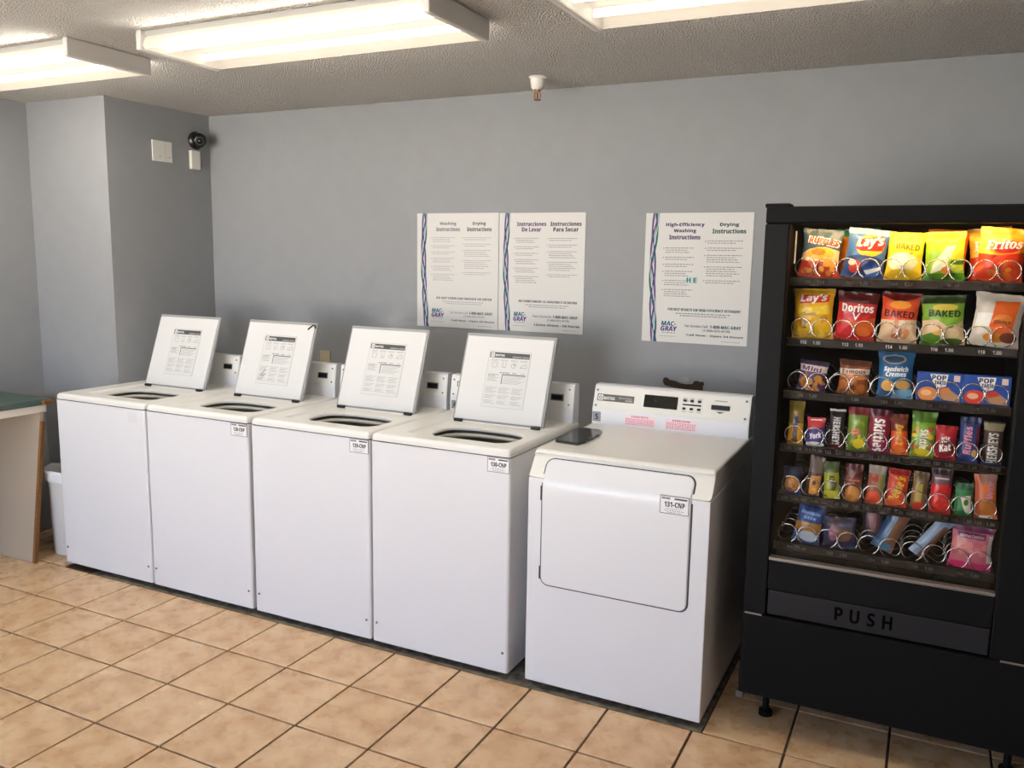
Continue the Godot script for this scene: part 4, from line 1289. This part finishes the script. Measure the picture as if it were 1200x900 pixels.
# ------------------------------------------------------------------ posters
func poster_print(heads: Array, bottom: Array, he: bool, ink_a: Color, ink_b: Color, body: Color) -> StandardMaterial3D:
	var W := 588
	var H := 720
	var im := blank(W, H, C("d2d1ce"))
	# ribbon of twisted strands down the left side
	var strands := [[C("8fb0b4"), 1.2, 12.0], [C("a690b4"), 3.2, 10.0], [C("1d5f58"), 0.0, 11.0], [C("5a3f78"), 2.1, 9.0], [C("2a3f66"), 4.0, 8.0], [C("d2d1ce"), 0.9, 3.0]]
	for s in strands:
		var pts := []
		for k in 61:
			var y := H * k / 60.0
			pts.append(Vector2(58.0 + 15.0 * sin(y / H * TAU * 1.5 + s[1]) - 16.0 * sin(y / H * PI) + y * 0.02, y))
		stroke(im, pts, s[2], s[0])
	for k in heads.size():
		var hd: Array = heads[k]
		for j in hd[1].size():
			print_text(im, hd[1][j], Vector2(hd[0], 66 + j * 33), hd[2][j], 25, ink_a if k == 0 else ink_b)
	var cols := [[118, 160], [348, 190]]
	for c in 2:
		var y := 150 + (40 if he and c == 0 else 0)
		var blocks := [[3, 2, 2, 3, 3, 4], [2, 2, 4, 5, 2]][c] as Array
		for b in blocks:
			fill_ellipse(im, Vector2(cols[c][0] - 10, y + 4), 3.5, 3.5, body)
			for k in b:
				print_dashes(im, cols[c][0], y, cols[c][1] - (k * 37 % 50), 4, body)
				y += 12
			y += 15
	im.fill_rect(Rect2i(326, 130, 1, 330), C("c6c5c4"))
	if he:
		# small table picture beside the fourth step
		im.fill_rect(Rect2i(238, 348, 66, 40), C("b9cfcb"))
		print_text(im, "H E", Vector2(271, 368), 54, 26, C("3f6a66"))
	print_text(im, bottom[0], Vector2(345, 533), 400, 14, ink_b)
	print_dashes(im, 190, 552, 300, 5, body)
	print_dashes(im, 215, 564, 260, 5, body)
	print_text(im, "MAC-", Vector2(154, 614), 82, 25, C("1d5a72"), 0.0, 0.15)
	print_text(im, "GRAY", Vector2(154, 643), 90, 27, C("4a2a78"), 0.0, 0.15)
	print_dashes(im, 118, 664, 74, 4, body)
	print_text(im, bottom[1], Vector2(310, 622), 130, 15, body)
	print_text(im, "1-800-MAC-GRAY", Vector2(468, 622), 168, 17, ink_b)
	print_text(im, "(1-800-622-4729)", Vector2(420, 645), 150, 15, body)
	print_text(im, bottom[2], Vector2(410, 674), 310, 14, ink_b)
	print_dashes(im, 105, 684, 90, 4, C("a0a0a0"))
	print_dashes(im, 450, 700, 100, 4, C("a0a0a0"))
	return printed(im, 0.5, 0.35)


func build_posters() -> void:
	var specs := [
		[1.272, 1.760, 1.859, 1.264, poster_print([[228, ["Washing", "Instructions"], [120, 172]], [452, ["Drying", "Instructions"], [92, 172]]], ["DO NOT OVERLOAD WASHER OR DRYER", "For Service Call", "Call Now - Open 24 Hours"], false, C("7a7480"), C("5a5a5e"), C("a09e9e")), "faded cream washing and drying instruction poster above the washers, left of the pair"],
		[1.764, 2.231, 1.857, 1.266, poster_print([[225, ["Instrucciones", "De Lavar"], [200, 132]], [458, ["Instrucciones", "Para Secar"], [205, 166]]], ["NO SOBRECARGUE LA LAVADORA O SECADORA", "Para Servicio", "Llame Ahora - 24 Horas"], false, C("5a4668"), C("45454c"), C("85848a")), "cream instruction poster in Spanish above the washers, right of the pair"],
		[2.532, 3.025, 1.850, 1.255, poster_print([[222, ["High-Efficiency", "Washing", "Instructions"], [212, 124, 172]], [462, ["Drying", "Instructions"], [100, 178]]], ["FOR BEST RESULTS USE HIGH-EFFICIENCY DETERGENT", "For Service Call:", "Call Now - Open 24 Hours"], true, C("46305e"), C("2f4a4a"), C("74747a")), "cream high-efficiency washing poster beside the snack machine"]]
	for s in specs:
		var c := Vector3((s[0] + s[1]) * 0.5, (s[2] + s[3]) * 0.5, WZ + 0.0022)
		var o := part("instruction_poster", box(Vector3.ZERO, Vector3(s[1] - s[0], s[2] - s[3], 0.004)), s[4], self, c)
		tag(o, s[5], "poster", "laundry instruction posters")


# ------------------------------------------------------------------ counter and bin
func build_counter_and_bin() -> void:
	var green := paint(C("4c5f58"), 0.4)
	var board := paint(C("b3a38f"), 0.6)
	var raw := tri_mat(paint(C("9a6c3c"), 0.9), 6.0)
	raw.albedo_texture = noise_tex(71, 0.08, 256, ramp([Color(0.65, 0.62, 0.58), Color(1, 1, 1)], [0.2, 0.8]))
	var white := paint(C("e3dccf"), 0.5)
	var t := thing("folding_counter", "green laminate folding counter with chipped corner at the left edge", "counter", Vector3(-0.605, 0, 0.6))
	part("counter_top", span(Vector3(-0.828, 0.832, -0.425), Vector3(-0.381, 0.862, 2.3), 0.003, 1), green, t)
	part("chipped_corner", span(Vector3(-0.384, 0.836, -0.428), Vector3(-0.362, 0.858, -0.372), 0.003, 1), raw, t, Vector3.ZERO, "bare brown particle board corner")
	part("apron", span(Vector3(-0.405, 0.792, -0.40), Vector3(-0.388, 0.832, 2.28), 0.002, 1), white, t)
	var p := part("end_panel", span(Vector3(-0.82, 0.0, -0.010), Vector3(-0.384, 0.80, 0.010), 0.001, 1), board, t, Vector3(0, 0.0015, -0.270), "beige end panel leaning inwards")
	p.rotation.x = -deg_to_rad(7.2)
	part("panel_edge", span(Vector3(-0.384, 0.0, -0.010), Vector3(-0.366, 0.75, 0.010), 0.001, 1), raw, p, Vector3.ZERO, "bare brown particle board edge")
	part("end_panel", span(Vector3(-0.82, 0.0, 2.1), Vector3(-0.384, 0.832, 2.12), 0.001, 1), board, t)
	rebase(t)
	var prof := [Vector2(0.0, 0.004), Vector2(0.100, 0.0), Vector2(0.110, 0.006), Vector2(0.128, 0.40), Vector2(0.130, 0.452), Vector2(0.136, 0.455), Vector2(0.137, 0.468), Vector2(0.131, 0.47), Vector2(0.126, 0.45), Vector2(0.106, 0.02), Vector2(0.0, 0.014)]
	var b := thing("waste_bin", "white plastic waste bin between the counter and the first washer", "bin", Vector3(-0.372, 0.0, -0.515))
	part("bucket", Geo.new().lathe(prof, 36), paint(C("d6d3ce"), 0.45), b)
	var liner := []
	for q in [[0.132, 0.462], [0.139, 0.474], [0.1405, 0.455], [0.1395, 0.415]]:
		var loop := []
		for k in 36:
			var a := TAU * k / 36
			var wob := 0.002 * sin(5.0 * a) + 0.0015 * sin(11.0 * a)
			loop.append(Vector3(cos(a) * (q[0] + wob), q[1] + wob * 2.0, sin(a) * (q[0] + wob)))
		liner.append(loop)
	part("bin_liner", Geo.new().loft(liner, true, false), paint(C("e6e8ea"), 0.35), b)


# ------------------------------------------------------------------ small fixtures
func build_small_fixtures() -> void:
	var plate_m := paint(C("d9d8d2"), 0.45)
	var white := paint(C("e4e1da"), 0.45)
	var black := paint(C("121214"), 0.3)
	var brass := paint(C("a87a4e"), 0.35, 0.8)
	var px := -0.2
	var p := thing("blank_wall_plate", "wide blank white wall plate near the ceiling corner", "wall plate", Vector3(px, 2.196, -1.06))
	part("plate", span(Vector3(-0.0005, -0.057, -0.068), Vector3(0.008, 0.057, 0.068), 0.002, 1), plate_m, p)
	part("seam", span(Vector3(0.0076, -0.055, -0.021), Vector3(0.0086, 0.055, -0.019)), paint(C("a8a7a2"), 0.5), p)
	for z in [-0.045, 0.02]:
		part("screw", Geo.new().lathe([Vector2(0.004, 0.0), Vector2(0.004, 0.0015), Vector2(0.0, 0.002)], 8, Vector3(0.008, -0.03, z), Basis(Vector3.BACK, -PI / 2)), paint(C("8f8e8a"), 0.4), p)
	var q := thing("narrow_wall_plate", "narrow white wall plate below the security camera", "wall plate", Vector3(px, 2.172, -1.290))
	part("plate", span(Vector3(-0.0005, -0.053, -0.033), Vector3(0.022, 0.053, 0.033), 0.003, 1), plate_m, q)
	# security camera: mount, ball and lens
	var c := thing("security_camera", "black dome security camera in the ceiling corner", "camera", Vector3(px, 2.285, -1.305))
	part("mount", Geo.new().lathe([Vector2(0.0, 0.0), Vector2(0.05, 0.0), Vector2(0.052, 0.012), Vector2(0.044, 0.026), Vector2(0.0, 0.028)], 24, Vector3.ZERO, Basis(Vector3.BACK, -PI / 2)), black, c)
	var dirn := Vector3(0.75, -0.25, 0.6).normalized()
	var bs := Basis(Quaternion(Vector3.UP, dirn))
	part("ball", Geo.new().lathe([Vector2(0.0, -0.040), Vector2(0.026, -0.030), Vector2(0.040, -0.006), Vector2(0.042, 0.012), Vector2(0.034, 0.032), Vector2(0.022, 0.036), Vector2(0.0, 0.034)], 24, Vector3(0.045, 0, 0.008), bs, false), black, c)
	var ring := part("lens_ring", Geo.new().lathe([Vector2(0.014, 0.030), Vector2(0.024, 0.036), Vector2(0.024, 0.042), Vector2(0.016, 0.043), Vector2(0.014, 0.038)], 20, Vector3(0.045, 0, 0.008), bs), paint(C("3c3c3e"), 0.35), c)
	part("lens", Geo.new().lathe([Vector2(0.015, 0.034), Vector2(0.010, 0.041), Vector2(0.0, 0.043)], 16, Vector3(0.045, 0, 0.008), bs, false), paint(C("08080a"), 0.08), ring)
	# sprinkler head
	var s := thing("fire_sprinkler", "white and brass fire sprinkler head under the ceiling", "sprinkler", Vector3(2.09, CEIL, -1.137))
	part("escutcheon", Geo.new().lathe([Vector2(0.0, 0.003), Vector2(0.040, 0.003), Vector2(0.041, -0.004), Vector2(0.034, -0.010), Vector2(0.030, -0.045), Vector2(0.022, -0.056), Vector2(0.0, -0.056)], 24), white, s)
	var fr := Geo.new()
	fr.lathe([Vector2(0.0, -0.055), Vector2(0.012, -0.055), Vector2(0.012, -0.066), Vector2(0.0, -0.066)], 14)
	for e in [-1.0, 1.0]:
		fr.tube([Vector3(e * 0.009, -0.064, 0), Vector3(e * 0.015, -0.076, 0), Vector3(e * 0.014, -0.090, 0), Vector3(e * 0.004, -0.100, 0)], 0.003, 6)
	part("frame", fr, brass, s)
	part("bulb", Geo.new().lathe([Vector2(0.0, -0.066), Vector2(0.004, -0.070), Vector2(0.004, -0.094), Vector2(0.0, -0.098)], 10), paint(C("8a4a3a"), 0.2), s)
	part("deflector", Geo.new().lathe([Vector2(0.0, -0.099), Vector2(0.015, -0.099), Vector2(0.016, -0.102), Vector2(0.0, -0.104)], 18), brass, s)
	# torn hole in the wall behind the closed washer
	var torn := PackedVector2Array()
	var edge := [[-.098, .016], [-.088, .026], [-.072, .022], [-.066, .014], [-.04, .012], [-.012, .002], [.02, .0], [.044, .004], [.05, .016], [.062, .020], [.078, .016], [.094, .018], [.098, .006], [.092, -.004], [.094, -.022], [.088, -.030], [.07, -.022], [.05, -.026], [.02, -.024], [-.02, -.022], [-.055, -.018], [-.086, -.012], [-.096, -.002]]
	for e in edge:
		torn.append(Vector2(e[0], e[1]))
	var h := thing("torn_wall_patch", "torn brown patch in the wall paint behind the closed washer", "wall damage", Vector3(2.742, 1.062, WZ))
	var rawm := tri_mat(paint(C("4e4034"), 0.95), 9.0)
	rawm.albedo_texture = noise_tex(81, 0.06, 256, ramp([Color(0.55, 0.5, 0.45), Color(1, 1, 1)], [0.25, 0.75]), 5)
	part("bare_board", Geo.new().prism(torn, 0.0025, Transform3D(Basis(), Vector3(0, 0, -0.0005))), rawm, h)
	var flake := PackedVector2Array([Vector2(-.02, .012), Vector2(.0, .03), Vector2(.014, .034), Vector2(.03, .02), Vector2(.02, .008)])
	part("paint_flake", Geo.new().prism(flake, 0.002, Transform3D(Basis(Vector3.RIGHT, 0.25), Vector3(0, 0.002, 0.001))), paint(C("a9acae"), 0.7), h)
	# outlet with a plug behind the second and third washers
	var o := thing("wall_outlet", "beige wall outlet with black plug behind the washers", "outlet", Vector3(0.645, 1.03, WZ))
	part("cover_plate", span(Vector3(-0.036, -0.058, -0.0005), Vector3(0.036, 0.058, 0.007), 0.002, 1), paint(C("b9ad92"), 0.5), o)
	part("plug", span(Vector3(-0.018, -0.04, 0.006), Vector3(0.018, -0.008, 0.04), 0.004, 2), black, o)
